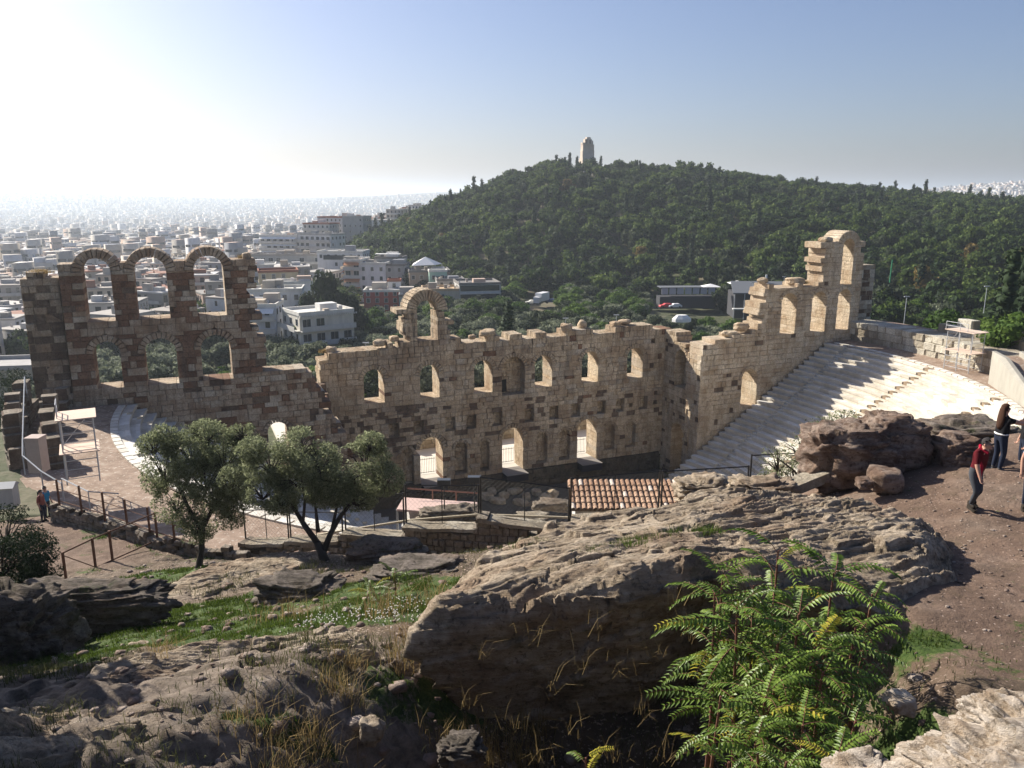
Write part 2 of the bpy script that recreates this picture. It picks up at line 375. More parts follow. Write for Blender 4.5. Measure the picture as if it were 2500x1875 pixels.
wall('west_return_end','narrow stone end of the return wall with a slim arched niche','ruin wall',straight(20.35,5.05,0,1,-1,0),0,2.7,-2.0,interp([(0,14.6),(1,14.2),(2.7,14.4)]),1.9,[Op(1.3,.5,1.2,5,ring=.35,depth=.8),Op(.6,.4,5.4,7.0,arch=False,depth=.8)],33,M['stoneR'],maxparts=60,holes=lambda a_,z,r:r.random()<.1)
wall('tower_rear_buttress','white and dark banded block buttress behind the right tower','buttress',FRONT(5.2),44.2,48.3,10,lambda a_:23.2,2.6,[],34,M['outer'],ch=(.5,.6),bl=(.9,1.5),maxparts=80,miss=.0,rough=.1,holes=lambda a_,z,r:r.random()<.35)
# low walls seen through doorways behind the stage
wall('terrace_wall','low pale block wall seen through the stage doorways','low wall',FRONT(-12),-22,30,.4,interp([(-22,2.2),(0,2.4),(30,2.2)]),1.0,[],35,M['outer'],ch=(.5,.6),bl=(.9,1.8),maxparts=60)
b=MB()
for i in range(6): b.tint=.3+.1*i; b.box(-24,32,-14.0-.55*i,-13.0-.5*i,.4,1.9+.28*i,lambda x,y,z:L(x,y,z))
b.build('terrace_steps',M['outer'],label='broad pale steps rising behind the stage doorways',cat='steps')
# ---- seating ----
R0,Z0,TR,RI=39.5,14.36,.735,.4796
k=NT('white_marble'); p=k.pos(); f=k.noise(p,1.1,6,.7); t=k.attr('tint')
c=k.ramp(k.math('ADD',k.math('MULTIPLY',f,.7),k.math('MULTIPLY',t,.3)),[(.3,(.46,.42,.35)),(.5,(.66,.63,.56)),(.7,(.76,.74,.69))])
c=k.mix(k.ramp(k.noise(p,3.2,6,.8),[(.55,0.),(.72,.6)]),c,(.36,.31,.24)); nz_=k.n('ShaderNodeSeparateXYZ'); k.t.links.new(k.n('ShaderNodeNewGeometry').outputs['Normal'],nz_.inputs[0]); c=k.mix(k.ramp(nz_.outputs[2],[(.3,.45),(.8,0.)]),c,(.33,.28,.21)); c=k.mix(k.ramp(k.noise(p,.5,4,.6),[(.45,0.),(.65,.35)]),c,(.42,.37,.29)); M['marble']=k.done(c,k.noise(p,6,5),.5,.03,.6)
M['ochreblock']=flat('brown_step_stone',(.24,.18,.12))
def CP(r,th,z): return (CC[0]+r*(math.cos(th)*U[0]+math.sin(th)*N[0]),CC[1]+r*(math.cos(th)*U[1]+math.sin(th)*N[1]),z)
root=empty('seating','white marble semicircular seating rows sweeping below the right tower','seating',CP(0,0,-1.8)); rl=Vector(root.location)
aisles=[rad(a_) for a_ in (-3.4,15.2,34.2,53,71.7,90,108.5,127,146,164.8,183.4)]
rngs=random.Random(5); rest=MB(); steps=MB(); npart=0
def tmin(r): return math.asin(max(-1,(8.05-13.58)/r))
joint=MB()
for i in range(34):
    r1=R0-TR*i; r0=r1-TR; z1=Z0-RI*i
    a_lo=tmin(r1); edges=[a_lo]+[x for x in aisles if a_lo+.03<x<math.pi-a_lo-.03]+[math.pi-a_lo]
    for j in range(len(edges)-1):
        e0,e1=edges[j],edges[j+1]
        g0=0.42/r1 if j>0 else 0; g1=.42/r1 if j<len(edges)-2 else 0
        x0,x1=e0+g0,e1-g1; n=max(2,int((x1-x0)*r1/1.6))
        indiv=(x1<rad(55) or x0>rad(145))
        cuts=[x0+(x1-x0)*(q+(rngs.uniform(-.2,.2) if 0<q<n else 0))/n for q in range(n+1)]
        mb=MB()
        for q in range(n):
            u0,u1=cuts[q]+.006/r1*1.5,cuts[q+1]-.006/r1*1.5; mid=(u0+u1)/2
            dz=rngs.uniform(-.012,.012); mb.tint=rngs.random()
            ang=(u0,mid,u1)
            prof=[(r0-.06,z1-RI*.45+dz),(r0-.06,z1+dz),(r0+.28,z1+dz),(r0+.31,z1-.03+dz),(r1+.02,z1-.03+dz),(r1+.02,z1-RI-.6),(r0+.02,z1-RI-.6),(r0+.02,z1-RI*.45+dz-.04)]
            vs=[CP(r_,th,z_) for th in ang for (r_,z_) in prof]; m_=len(prof); fs=[]
            for s_ in range(2):
                for w_ in range(m_): w2=(w_+1)%m_; fs.append((s_*m_+w_,s_*m_+w2,(s_+1)*m_+w2,(s_+1)*m_+w_))
            fs.append(tuple(range(m_-1,-1,-1))); fs.append(tuple(range(2*m_,3*m_)))
            mb.add([tuple(Vector(v)-rl) for v in vs],fs)
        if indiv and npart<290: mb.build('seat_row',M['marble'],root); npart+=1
        else:
            for vtx,ff,tt in ((mb.v,mb.f,mb.t),):
                bb=len(rest.v); rest.v+=vtx; rest.f+=[[x+bb for x in f_] for f_ in ff]; rest.t+=tt; rest.m+=[0]*len(ff)
    for e_ in edges[1:-1]:
        for hh,rr_ in ((0,r0),(RI/2,r0+TR/2)):
            w_=.42/r1
            steps.tint=rngs.random()
            vs=[tuple(Vector(CP(r_,th,z_))-rl) for r_ in (rr_,r1) for th in (e_-w_,e_+w_) for z_ in (z1-RI-.5,z1-RI*.62+hh*.9)]
            steps.add(vs,[(0,1,3,2),(4,6,7,5),(0,4,5,1),(2,3,7,6),(0,2,6,4),(1,5,7,3)])
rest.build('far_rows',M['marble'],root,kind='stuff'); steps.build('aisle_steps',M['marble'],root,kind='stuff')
for e_ in aisles[1:4]:
    for i in range(30):
        r_=R0-TR*i-.2; z_=Z0-RI*i; b=MB(); w_=.2/r_; b.tint=.5
        vs=[(x,y,z) for x in (-.2,.2) for y in (-.36,.36) for z in (-.3,0.03)]
        b.box(-.24,.24,-.36,.36,-.35,.04); o=b.build('aisle_block',M['ochreblock'],root)
        o.location=Vector(CP(r_-.25,e_,z_))-rl; o.rotation_euler=(0,0,math.atan2(U[1],U[0])-e_)
# walkway around the top: ring
k=NT('walkway_gravel'); p=k.pos(); f=k.noise(p,.9,6,.7); v=k.vor(p,2.2)
c=k.ramp(f,[(.35,(.20,.14,.10)),(.55,(.30,.22,.165)),(.7,(.42,.35,.28))]); c=k.mix(k.ramp(k.noise(p,4.5,3,.6),[(.6,0.),(.66,.8)]),c,(.55,.50,.43))
M['gravel']=k.done(c,k.noise(p,8,4),.6,.06)
nu=160; V=[];th=np.linspace(rad(-9),rad(189),nu)
rr_=[39.45,39.5,40.2,41.5,43.0,44.5,46.4]; zz_=[13.6,14.38,14.40,14.42,14.46,14.5,14.6]
for a_ in th:
    for r_,z_ in zip(rr_,zz_):
        tt=13.58+r_*math.sin(a_)
        V.append(CP(r_,a_,z_+.06*mnoise.noise((r_,a_*30,0))))
ri=obj('walkway',npmesh('walkway',V,gridfaces(nu,len(rr_)),M['gravel']),kind='structure')
# top kerb stones
b=MB()
for i in range(130):
    t0=rad(-7+194*i/130)+.002; t1=rad(-7+194*(i+1)/130)-.002; b.tint=rngs.random()
    vs=[CP(r_,th_,z_) for r_ in (39.5,40.05) for th_ in (t0,t1) for z_ in (14.,14.5)]
    b.add(vs,[(0,1,3,2),(4,6,7,5),(0,4,5,1),(2,3,7,6),(0,2,6,4),(1,5,7,3)])
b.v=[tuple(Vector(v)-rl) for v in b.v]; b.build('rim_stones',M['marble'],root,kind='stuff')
# outer retaining wall
ARC=lambda R,a0: (lambda a_,k,z: CP(R-k,a_/R,z))
wall('outer_wall','curved wall of big pale blocks behind the top walkway at the right','retaining wall',ARC(43.2,0),rad(-8)*43.2,rad(28)*43.2,14.3,interp([(-6,17.0),(8,17.0),(14,16.7),(20,16.9),(22,16.4)]),3.4,[],41,M['outer'],M['outer'],bevel=.10,jgap=.03,curved=True,ch=(.75,.95),bl=(1.0,2.2),rough=.14,maxparts=200,pname='block')
wall('outer_parapet','row of broken pale parapet blocks beyond the scaffold tower','parapet',ARC(46.9,0),rad(4)*46.9,rad(40)*46.9,14.5,lambda a_:17.3+1.0*(math.sin(a_*1.1)>-.3)+.5*math.sin(a_*.45),1.1,[],42,M['outer'],M['outer'],bevel=.10,jgap=.03,curved=True,ch=(.9,1.1),bl=(1.6,3.2),rough=.12,maxparts=60,pname='block')
wall('east_outer_ruins','dark broken ruins of the outer wall below the left wing','ruin wall',ARC(43.6,0),rad(163)*43.6,rad(187)*43.6,12.5,lambda a_:15.6+1.1*math.sin(a_*.8)+.8*math.sin(a_*2.3+1),1.0,[],43,M['rubble'],curved=True,ch=(.4,.6),bl=(.7,1.6),rough=.2,maxparts=150,miss=.15)
b=MB(); b.v=[];nu=60
V=[CP(r_,t_,16.62+.1*mnoise.noise((r_,t_*20,3))) for t_ in np.linspace(rad(-8),rad(28),nu) for r_ in (43.7,44.6,45.6,46.9,48.)]
obj('wall_top_earth',npmesh('wall_top_earth',V,gridfaces(nu,5),M['gravel']),kind='structure')
# stage floor / orchestra
V=[];nu=2
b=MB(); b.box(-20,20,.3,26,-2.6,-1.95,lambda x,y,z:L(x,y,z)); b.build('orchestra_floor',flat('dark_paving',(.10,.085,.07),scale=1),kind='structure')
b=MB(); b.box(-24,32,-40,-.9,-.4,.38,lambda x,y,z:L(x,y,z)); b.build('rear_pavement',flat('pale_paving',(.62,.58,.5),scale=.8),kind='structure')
bm=flat('black_platform',(.025,.022,.03)); bt=flat('grey_platform_top',(.22,.2,.18))
for i,c in enumerate((-9.8,.1,9.9)):
    b=MB(); b.box(c-1.35,c+1.35,-1.2,1.6,-.45,.36,lambda x,y,z:L(x,y,z)); r_=empty('door_platform',['black platform at the left stage doorway','black platform at the middle stage doorway','black platform at the right stage doorway'][i],'platform',L(c,.2,-.4)); b.v=[tuple(Vector(v)-r_.location) for v in b.v]
    b.build('base',bm,r_); b=MB(); b.box(c-1.37,c+1.37,-1.2,1.62,.365,.4,lambda x,y,z:L(x,y,z)); b.v=[tuple(Vector(v)-r_.location) for v in b.v]; b.build('deck',bt,r_)
M['iron']=flat('black_iron',(.015,.014,.013),.5,.4)
for i,c in enumerate((-9.8,.1,9.9)):
    r_=empty('iron_gate',['iron bar gate in the left stage doorway','iron bar gate in the middle stage doorway','iron bar gate in the right stage doorway'][i],'gate',L(c,-2.9,.4),group='iron gates of the stage doorways')
    b=MB()
    def g(x,z): q=L(c+x,-2.9,.4+z); return tuple(Vector(q)-r_.location)
    for z in (.15,1.75): b.tube([g(-1.3,z),g(1.3,z)],.03,4)
    b.build('rail',M['iron'],r_)
    for q in range(13):
        b=MB(); x=-1.26+.21*q; b.tube([g(x,.05),g(x,1.95)],.018,4); b.build('bar',M['iron'],r_)
# stones lying loose on wall tops
def rockmesh(name,seed,mat,sub=2,rough=.25,sc=1.2,flatz=1.):
    import bmesh
    bm_=bmesh.new(); bmesh.ops.create_icosphere(bm_,subdivisions=sub,radius=1)
    P_=np.array([v.co[:] for v in bm_.verts]); d=fbm(P_[:,0]*sc+seed*3.1,P_[:,1]*sc,P_[:,2]*sc,4,seed)
    q=np.sign(P_)*np.abs(P_)**.68
    if sub>=5:
        x_,y_,z_=P_.T*sc; w_=(z_*1.6+y_*.5+.3*d)*3.2; wb=(z_*1.9+y_*.35-x_*.2+.2*d)*3.4; bk=hsh(np.floor(x_*1.7+y_*.9+.5*np.floor(wb)),np.floor(wb),np.floor(y_*1.8),seed+9); d=d*.6+.55*bk; w_=w_-np.floor(w_); d=d+.22*(1-2*np.abs(vn(x_*3,y_*3,z_*3,seed+3)))+.28*vn(x_*2.2,y_*2.2,z_*2.2,seed+4)+.16*w_+.14*vn(x_*7,y_*7,z_*9,seed+5)
    P_=q*(1+rough*d)[:,None]; P_[:,2]*=flatz
    for v,c_ in zip(bm_.verts,P_): v.co=c_
    me=bpy.data.meshes.new(name); bm_.to_mesh(me); bm_.free(); me.materials.append(mat); return me
rk=[rockmesh('loose_block',i,M['stoneR'],3,.2,1.4) for i in range(5)]
for i,(s_,t_,z_,sx,sz) in enumerate([(-20.2,-1,16.1,.6,.45),(-15.1,-.8,16.6,.85,.35),(-13.4,-1.2,16.9,.6,.3),(-4.6,-.6,16.6,.5,.3),(-2.6,-.9,16.9,1.2,.35),(7.2,-.7,16.9,.8,.5),(9.6,-1.3,16.9,.7,.6),(13.9,-1,16.8,.7,.4),(15.5,-1.5,17,.9,.35),(24.9,6.8,16.2,.9,.35),(26.6,6.6,16.9,.9,.5),(29.3,6.6,22.2,.6,.35),(34.2,6.4,22,1.1,.4),(38.1,6.8,26.8,.9,.4),(-28.6,6.9,26.7,.5,.35)]):
    o=obj('loose_block',rk[i%5],None,L(s_,t_,z_),rngs.uniform(0,3)); o.scale=(sx,sx*.8,sz)
    tag(o,['loose block on the broken left end of the stage wall top','long loose block left of the lone arch','loose block nearest the left foot of the lone arch','small loose block right of the lone arch','long flat block on the stage wall right of the lone arch','loose block on the raised part of the stage wall top','upright loose block on the stage wall above the fifth window','loose block above the sixth stage window','flat block near the right corner of the stage wall top','flat block on the low left part of the west wing','rounded block at the foot of the stepped west wing pier','small block on top of the first west wing pier','long block on the west wing between pier and tower','block on the left shoulder of the tower','small block on the right end of the east wing top'][i],'stone block',group='loose blocks on the wall tops')

wall('east_outer_ruins','farther dark broken ruin wall below the left end pier','ruin wall',ARC(45.6,0),rad(166)*45.6,rad(186)*45.6,12.0,lambda a_:16.6+1.0*math.sin(a_*1.3+2)+.6*math.sin(a_*3.1),1.1,[],44,M['rubble'],curved=True,ch=(.4,.6),bl=(.7,1.6),rough=.2,maxparts=100,miss=.15)
# ---------------- terrain ----------------
gp=[]
def cpnt(px,py,t): gp.append(tuple(at(px,py,t)))
for q in [(2380,1250,17.9),(2400,1600,11.5),(2460,1060,23.5),(2200,1720,10.5),(1980,1850,9.6),(2480,1400,14.6),(2300,1110,22),(2150,1500,12.6),
 (300,1640,14),(600,1600,14.6),(100,1800,10),(300,1860,9.2),(600,1830,10.3),(950,1600,14.3),(0,1700,12),(800,1570,15),(850,1800,11.2),
 (450,1520,21.5),(700,1480,21.5),(900,1500,18.2),(400,1440,27),(250,1420,31),(600,1400,27.5),(120,1600,20),(0,1500,22.5),(250,1560,20),
 (700,1350,30),(950,1380,26.5),(1150,1350,25.5),(1100,1450,20.5),(1000,1500,18),(850,1430,23)]: cpnt(*q)
gp+=[(-.6,12,23.0),(-.4,10.2,22.9),(1.5,10,22.8),(1.5,13.5,23),(3.2,10.2,23.0),(4.3,11.5,23.6),(4.2,9.2,23.6),(-1.6,9.6,23.4),(-12.5,34,15.9),(-8.5,32.8,16.0),(-4.8,31.6,16.4),(-1,30.9,16.9),(2.5,30.3,17.4),(6,30.5,18.7),(10.2,30.3,19.3),(15,32,20.5),(-23,38,16.0),(-18,34.5,16.2),(-26,34,16.4),(-20,31,16.4),(-32,40,15.5),(-30,28,17.5),
 (0,-1,30.4),(5,-3,30.6),(-6,0,29.6),(1,3,28.4),(-2,4,27.0),(3,4,27.4),(8,4,27.4),(-5,6,25.6),(6,7,25.4),(5,28,19.8),(12,26,21.8),(18,22,25.5),(20,10,26.5),(-14,8,25.5),(-20,14,23),(0,6.8,23.8),(3,7,24.2),(6.5,25,21.8),(14,20,25.4),(3,25,21.0)]
F_=rbf(gp,.0015)
def dC(x,y): return np.hypot(x-CC[0],y-CC[1])
def stc(x,y): dx,dy=x-O2[0],y-O2[1]; return dx*U[0]+dy*U[1],dx*N[0]+dy*N[1]
# hill (polar about the viewpoint; azimuth as x/y)
HA=[-.30,-.22,-.19,-.15,-.095,-.035,.045,.093,.155,.23,.34,.44,.55,.66,.8,1.2]
HZ=[-12,-10,3,10,21,30,43.5,45,43,40,33,28,24,20,16,8]
HR=[430,440,450,460,475,490,505,520,520,530,560,590,620,650,680,700]
HB=[330,310,300,290,290,295,300,300,295,275,235,200,175,160,150,150]
def hill(a_,r):
    rr=np.interp(a_,HA,HR); zr=np.interp(a_,HA,HZ); rb=np.interp(a_,HA,HB)
    t=np.clip((r-rb)/(rr-rb),0,1); up=np.sin(t*math.pi/2)**1.15
    dn=np.clip((r-rr)/500,0,1); dn=1-dn*dn*(3-2*dn)
    return up*dn*(zr+4)
def ground(x,y):
    x=np.asarray(x,float); y=np.asarray(y,float)
    r=np.hypot(x,y); ay=np.where(y>5,x/np.maximum(y,5),np.sign(x)*3)
    s_,t_=stc(x,y); d=dC(x,y)
    low=-1.0-3.0*sst(100,260,r)-26*sst(300,1500,r)*sst(.1,-.25,ay)-20*sst(900,2500,r)
    city=-2-9*sst(.0,-.6,ay)*sst(100,300,r)
    low=low+np.where(ay<.1,(city+3)*.6*sst(110,200,r),0)
    low=low+hill(ay,r)*sst(-8,-4,0*r)
    low=low+.9*sst(70,30,np.abs(t_+15))*sst(70,40,np.abs(s_))
    # distant rises
    low=low+ (112*sst(3500,6500,r)*(.8+.25*np.sin(ay*9+1)))*sst(.1,-.1,ay)+80*sst(2200,3800,r)*np.exp(-((ay-.55)/.17)**2)+60*sst(2500,4200,r)*sst(.5,.7,ay)
    side=low+(14.6-low)*np.where(np.abs(s_)<47,sst(4,16,t_),sst(-14,16,t_))*sst(95,55,d)
    up=np.where((y<42)&(np.abs(x)<45)&(y>-20),F_(np.clip(x,-34,24),np.clip(y,-8,42)),15)
    mixy=sst(46,36,y)*sst(44,28,np.abs(x))
    out=side+(up-side)*mixy
    pit=np.where(t_>4,14.0,low-.8)
    cone=14.36-.6525*(39.5-np.clip(d,14,39.5))-1.6
    pit=np.where((d<40)&(t_>6),cone,pit); pit=np.where(d<14,-4,pit)
    pit=np.where(t_<=6,np.minimum(low-.6,-3),pit)
    inside=sst(46.2,44.8,d)*sst(-3.,0.,t_)
    return out+(pit-out)*inside
def zg(x,y): return float(ground(np.array([x]),np.array([y]))[0])
# far sheet
nr,na=300,340
rs=np.concatenate([np.linspace(24,110,110),np.geomspace(111,14000,nr-110)]); aa=np.linspace(rad(-72),rad(72),na)
Rg,Ag=np.meshgrid(rs,aa,indexing='ij'); X=Rg*np.sin(Ag);Y=Rg*np.cos(Ag); Z=ground(X,Y)
near=(np.abs(X+2)<24.3)&(Y<40.4); Z=np.where(near,Z-1.2,Z)
Z=Z+fbm(X/9,Y/9,X*0,3,5)*.25*sst(110,160,Rg)
k=NT('hill_soil'); p=k.pos(); f=k.noise(p,.03,6,.7)
c=k.ramp(f,[(.35,(.035,.045,.02)),(.5,(.06,.07,.03)),(.62,(.16,.13,.09))]); c=k.mix(k.ramp(k.noise(p,.4,5,.7),[(.5,0.),(.7,.6)]),c,(.2,.17,.12))
M['soil']=k.done(c,k.noise(p,1,4),.5,.3)
obj('ground',npmesh('ground',np.stack([X,Y,Z],-1).reshape(-1,3),gridfaces(nr,na)[:,::-1],M['soil'],True),kind='structure')
# ---- near hillside ----
M_near=None
def blob(x,y,cx,cy,rx,ry,rot=0):
    c_,s_=math.cos(rot),math.sin(rot); dx,dy=x-cx,y-cy; u=(dx*c_+dy*s_)/rx; v=(-dx*s_+dy*c_)/ry; return np.exp(-(u*u+v*v))
def pb(px,py,t): q=at(px,py,t); return q[0],q[1]
grassb=[(380,1400,29.5,3.0,1.6),(470,1500,22.5,3.0,1.3),(700,1470,21.8,3.2,1.0),(350,1560,20.5,2.5,1.5),(880,1490,19,1.8,1.2),(1080,1450,20.5,1.0,1.8),(1950,1720,10.5,.9,.5),(2200,1740,10,.5,.3),(2280,1750,9.8,.35,.25),(2050,1850,9.5,.6,.4),(2260,1590,11.8,.5,.3),(330,1250,41,1.6,3),(600,1470,23,2.5,1),(250,1430,30,3,1.2),(520,1540,18.5,2.5,.9),(760,1530,17.5,2.5,.8),(200,1590,18,2.5,1.2),(980,1440,20,1.6,1.2),(900,1700,12.6,1.2,.6),(1000,1640,13.5,1.2,.6),(700,1790,10.8,1.5,.5),(400,1560,18.5,2,.8)]
rockb=[(300,1680,13.5,5,1.0),(700,1620,14,3.5,.9),(50,1740,11,4,1.5),(620,1400,27,3.5,1.3),(500,1420,26,2.5,1.2),(900,1700,12.5,1.5,1),(300,1840,10,4,1.4),(800,1800,11,2.5,.8)]
x=np.arange(-26,22,.11); y=np.arange(3.4,40.5,.11); X,Y=np.meshgrid(x,y,indexing='ij'); Z=ground(X,Y)
G=np.zeros_like(X)
for px,py,t,a_,b_ in grassb: cx,cy=pb(px,py,t); G+=1.2*blob(X,Y,cx,cy,a_*.9,b_*.9)
Rk=np.zeros_like(X)
for px,py,t,a_,b_ in rockb: cx,cy=pb(px,py,t); Rk+=1.2*blob(X,Y,cx,cy,a_*.7,b_*1.1,.12)
G=np.clip(G+.35*fbm(X*.9,Y*.9,X*0,4,3),0,1); Rk=np.clip(Rk+.3*fbm(X*.8,Y*.8,X*0,3,9),0,1)
G=np.clip(G-Rk*.5,0,1)
Pa=np.clip(sst(3.8,6.5,X+.25*(Y-12))*sst(30,25,Y)*1.0+sst(-15,-18,X)*sst(30,33,Y+.2*(X+18)),0,1)
st_=(Y*.80+X*.18+Z*2.4)*1.5; saw=(st_-np.floor(st_)); saw=saw**2
dz=Rk*(.16*saw+.10*np.maximum(fbm(X*.9,Y*1.8,Z,3,31),-.4)+.09*fbm(X*3.5,Y*7,Z*4,3,33))
dz+=(1-Rk)*(.07*fbm(X*1.3,Y*1.3,Z*0,4,41)+.02*fbm(X*7,Y*7,Z*0,2,44))*(1-.55*Pa)
Z=Z+dz
def lookup(xx,yy):
    i=int(np.clip(round((xx+26)/.11),0,len(x)-1)); j=int(np.clip(round((yy-3.4)/.11),0,len(y)-1)); return float(Z_near[i,j])
Z_near=Z.copy()
G=np.clip(G*1.1,0,1)
k=NT('hillside'); p=k.pos()
soil=k.ramp(k.noise(p,1.3,6,.7),[(.3,(.05,.037,.025)),(.5,(.10,.072,.047)),(.7,(.18,.13,.09))])
peb=k.ramp(k.noise(p,16,2,.5),[(.60,0.),(.67,1.)]); soil=k.mix(peb,soil,(.42,.33,.26))
path=k.ramp(k.noise(p,.9,6,.75),[(.3,(.11,.073,.052)),(.55,(.175,.118,.085)),(.75,(.29,.205,.155))])
pv=k.vor(p,9); path=k.mix(k.ramp(pv,[(.09,1.),(.17,0.)]),path,(.45,.34,.27))
rock=k.ramp(k.noise(k.map(p,(1,1.6,3),(.1,0,.15)),1.6,8,.72),[(.3,(.07,.055,.042)),(.45,(.19,.15,.115)),(.6,(.30,.245,.195)),(.75,(.42,.36,.30))])
gr=k.ramp(k.noise(p,6,5,.8),[(.3,(.022,.04,.01)),(.5,(.05,.085,.018)),(.7,(.13,.15,.05))])
c=k.mix(k.attr('path'),soil,path); c=k.mix(k.attr('rockm'),c,rock)
gm=k.ramp(k.math('ADD',k.attr('grassm'),k.math('MULTIPLY',k.math('SUBTRACT',k.noise(p,2.2,6,.85),.5),2.4)),[(.35,0.),(.6,1.)])
c=k.mix(gm,c,gr); c=k.mix(k.ramp(k.noise(p,.7,5,.7),[(.55,0.),(.75,.5)]),c,(.07,.06,.03))
M['hillside']=k.done(c,k.math('ADD',k.noise(p,5,8,.75),k.math('MULTIPLY',k.noise(k.map(p,(2,3,9)),2,6,.8),k.attr('rockm'))),1.,.09)
obj('hillside',npmesh('hillside',np.stack([X,Y,Z],-1).reshape(-1,3),gridfaces(len(x),len(y)),M['hillside'],True,{'path':('POINT',Pa.ravel()),'rockm':('POINT',Rk.ravel()),'grassm':('POINT',G.ravel())}),kind='structure')
GX,GY,GG,GRK=X.copy(),Y.copy(),G.copy(),Rk.copy()
# ---------------- trees ----------------
def leafmat(name,c1,c2,c3,hue=.55,trans=.3):
    k=NT(name); t=k.attr('tint'); r_=k.rnd(); p=k.pos()
    f=k.math('ADD',k.math('MULTIPLY',t,.6),k.math('MULTIPLY',r_,hue))
    c=k.ramp(f,[(.1,c1),(.5,c2),(.95,c3)])
    k.done(c,rough=.75,spec=.15)
    if trans:
        tr=k.n('ShaderNodeBsdfTranslucent'); k.t.links.new(c,tr.inputs[0]); mx=k.n('ShaderNodeMixShader'); mx.inputs[0].default_value=trans
        out=k.t.nodes['Material Output']; k.t.links.new(k.b.outputs[0],mx.inputs[1]); k.t.links.new(tr.outputs[0],mx.inputs[2]); k.t.links.new(mx.outputs[0],out.inputs[0])
    return k.m
M['pine']=leafmat('pine_needles',(.013,.028,.009),(.04,.07,.015),(.11,.15,.03))
M['olive']=leafmat('olive_leaves',(.05,.062,.034),(.12,.14,.085),(.24,.265,.175))
M['cyp']=leafmat('cypress_leaves',(.012,.024,.010),(.022,.04,.015),(.035,.055,.02),.5,.1)
M['bright']=leafmat('bright_shrub_leaves',(.03,.06,.012),(.06,.11,.02),(.11,.17,.03))
M['autumn']=leafmat('yellowing_leaves',(.07,.055,.02),(.13,.095,.03),(.2,.14,.04))
M['dusky']=leafmat('dusky_leaves',(.02,.03,.016),(.035,.05,.024),(.06,.075,.035))
M['bark']=flat('tree_bark',(.10,.075,.055),scale=6,var=.4)
M['barkdark']=flat('dark_bark',(.045,.036,.03),scale=6,var=.4)
def ico(sub=1):
    import bmesh
    b_=bmesh.new(); bmesh.ops.create_icosphere(b_,subdivisions=sub,radius=1); v=np.array([q.co[:] for q in b_.verts]); f=np.array([[q.index for q in g_.verts] for g_ in b_.faces]); b_.free(); return v,f
ICO1,ICOF1=ico(1); ICO2,ICOF2=ico(2)
def crown(name,lobes,mat,seed,ncard=40,card=.1,inner=.82,fold=1.,flatn=.4,shade=1):
    """lobes: (x,y,z,rx,rz). tris of leaf clumps spread over displaced lobes"""
    rg=np.random.default_rng(seed); Vs=[];Fs=[];T=[];nb=0
    for (x_,y_,z_,rx,rz_) in lobes:
        v=ICO1*(1+.18*rg.normal(size=(len(ICO1),1))*.5)*inner*np.array([rx,rx,rz_])+np.array([x_,y_,z_])
        Vs.append(v); Fs.append(ICOF1+nb); nb+=len(v); T.append(np.full(len(ICOF1),rg.uniform(.0,.35)))  # inner lobes get darker tints: shade inside the crown put into colour
        d=rg.normal(size=(ncard,3)); d/=np.linalg.norm(d,axis=1)[:,None]
        c=d*np.array([rx,rx,rz_])*rg.uniform(.82,1.12,(ncard,1))+np.array([x_,y_,z_])
        nrm=d+rg.normal(size=(ncard,3))*.7; nrm/=np.linalg.norm(nrm,axis=1)[:,None]
        a_=np.cross(nrm,rg.normal(size=(ncard,3))); a_/=np.linalg.norm(a_,axis=1)[:,None]; b_=np.cross(nrm,a_)
        s_=card*rg.uniform(.5,1.3,(ncard,1))
        t3=np.stack([c-a_*s_,c+a_*s_*.9,c+b_*s_*1.5],1).reshape(-1,3)
        Vs.append(t3); Fs.append(np.arange(3*ncard).reshape(-1,3)+nb); nb+=3*ncard; T.append(np.clip(rg.uniform(.1,1,ncard),0,1))
    return npmesh(name,np.concatenate(Vs),np.concatenate(Fs),mat,False,{'tint':('FACE',np.concatenate(T))})
def lobeset(kind,seed):
    rg=random.Random(seed); out=[]
    if kind=='pine':
        for i in range(rg.randint(9,13)):
            a_=rg.uniform(0,6.28); r_=rg.uniform(.0,.72)**.8; z_=1.05+rg.uniform(-.35,.38)-.35*r_*r_
            q=rg.uniform(.26,.42); out.append((r_*math.cos(a_),r_*math.sin(a_),z_,q,q*.72))
    elif kind=='olive':
        for i in range(rg.randint(11,15)):
            a_=rg.uniform(0,6.28); r_=rg.uniform(0,.75); z_=.8+rg.uniform(-.4,.45)-.3*r_*r_
            q=rg.uniform(.26,.4); out.append((r_*math.cos(a_),r_*math.sin(a_),z_,q,q*.85))
    elif kind=='cypress':
        for i in range(9):
            z_=.25+i*.33; q=.26*math.sin(math.pi*min(1,(i+1.2)/10.5))**.6+.03; out.append((rg.uniform(-.04,.04),rg.uniform(-.04,.04),z_,q,.3))
    elif kind=='bush':
        for i in range(9):
            a_=rg.uniform(0,6.28); r_=rg.uniform(0,.7); q=rg.uniform(.3,.45); out.append((r_*math.cos(a_),r_*math.sin(a_),.35+rg.uniform(0,.3)*(1-r_),q,q*.8))
    return out
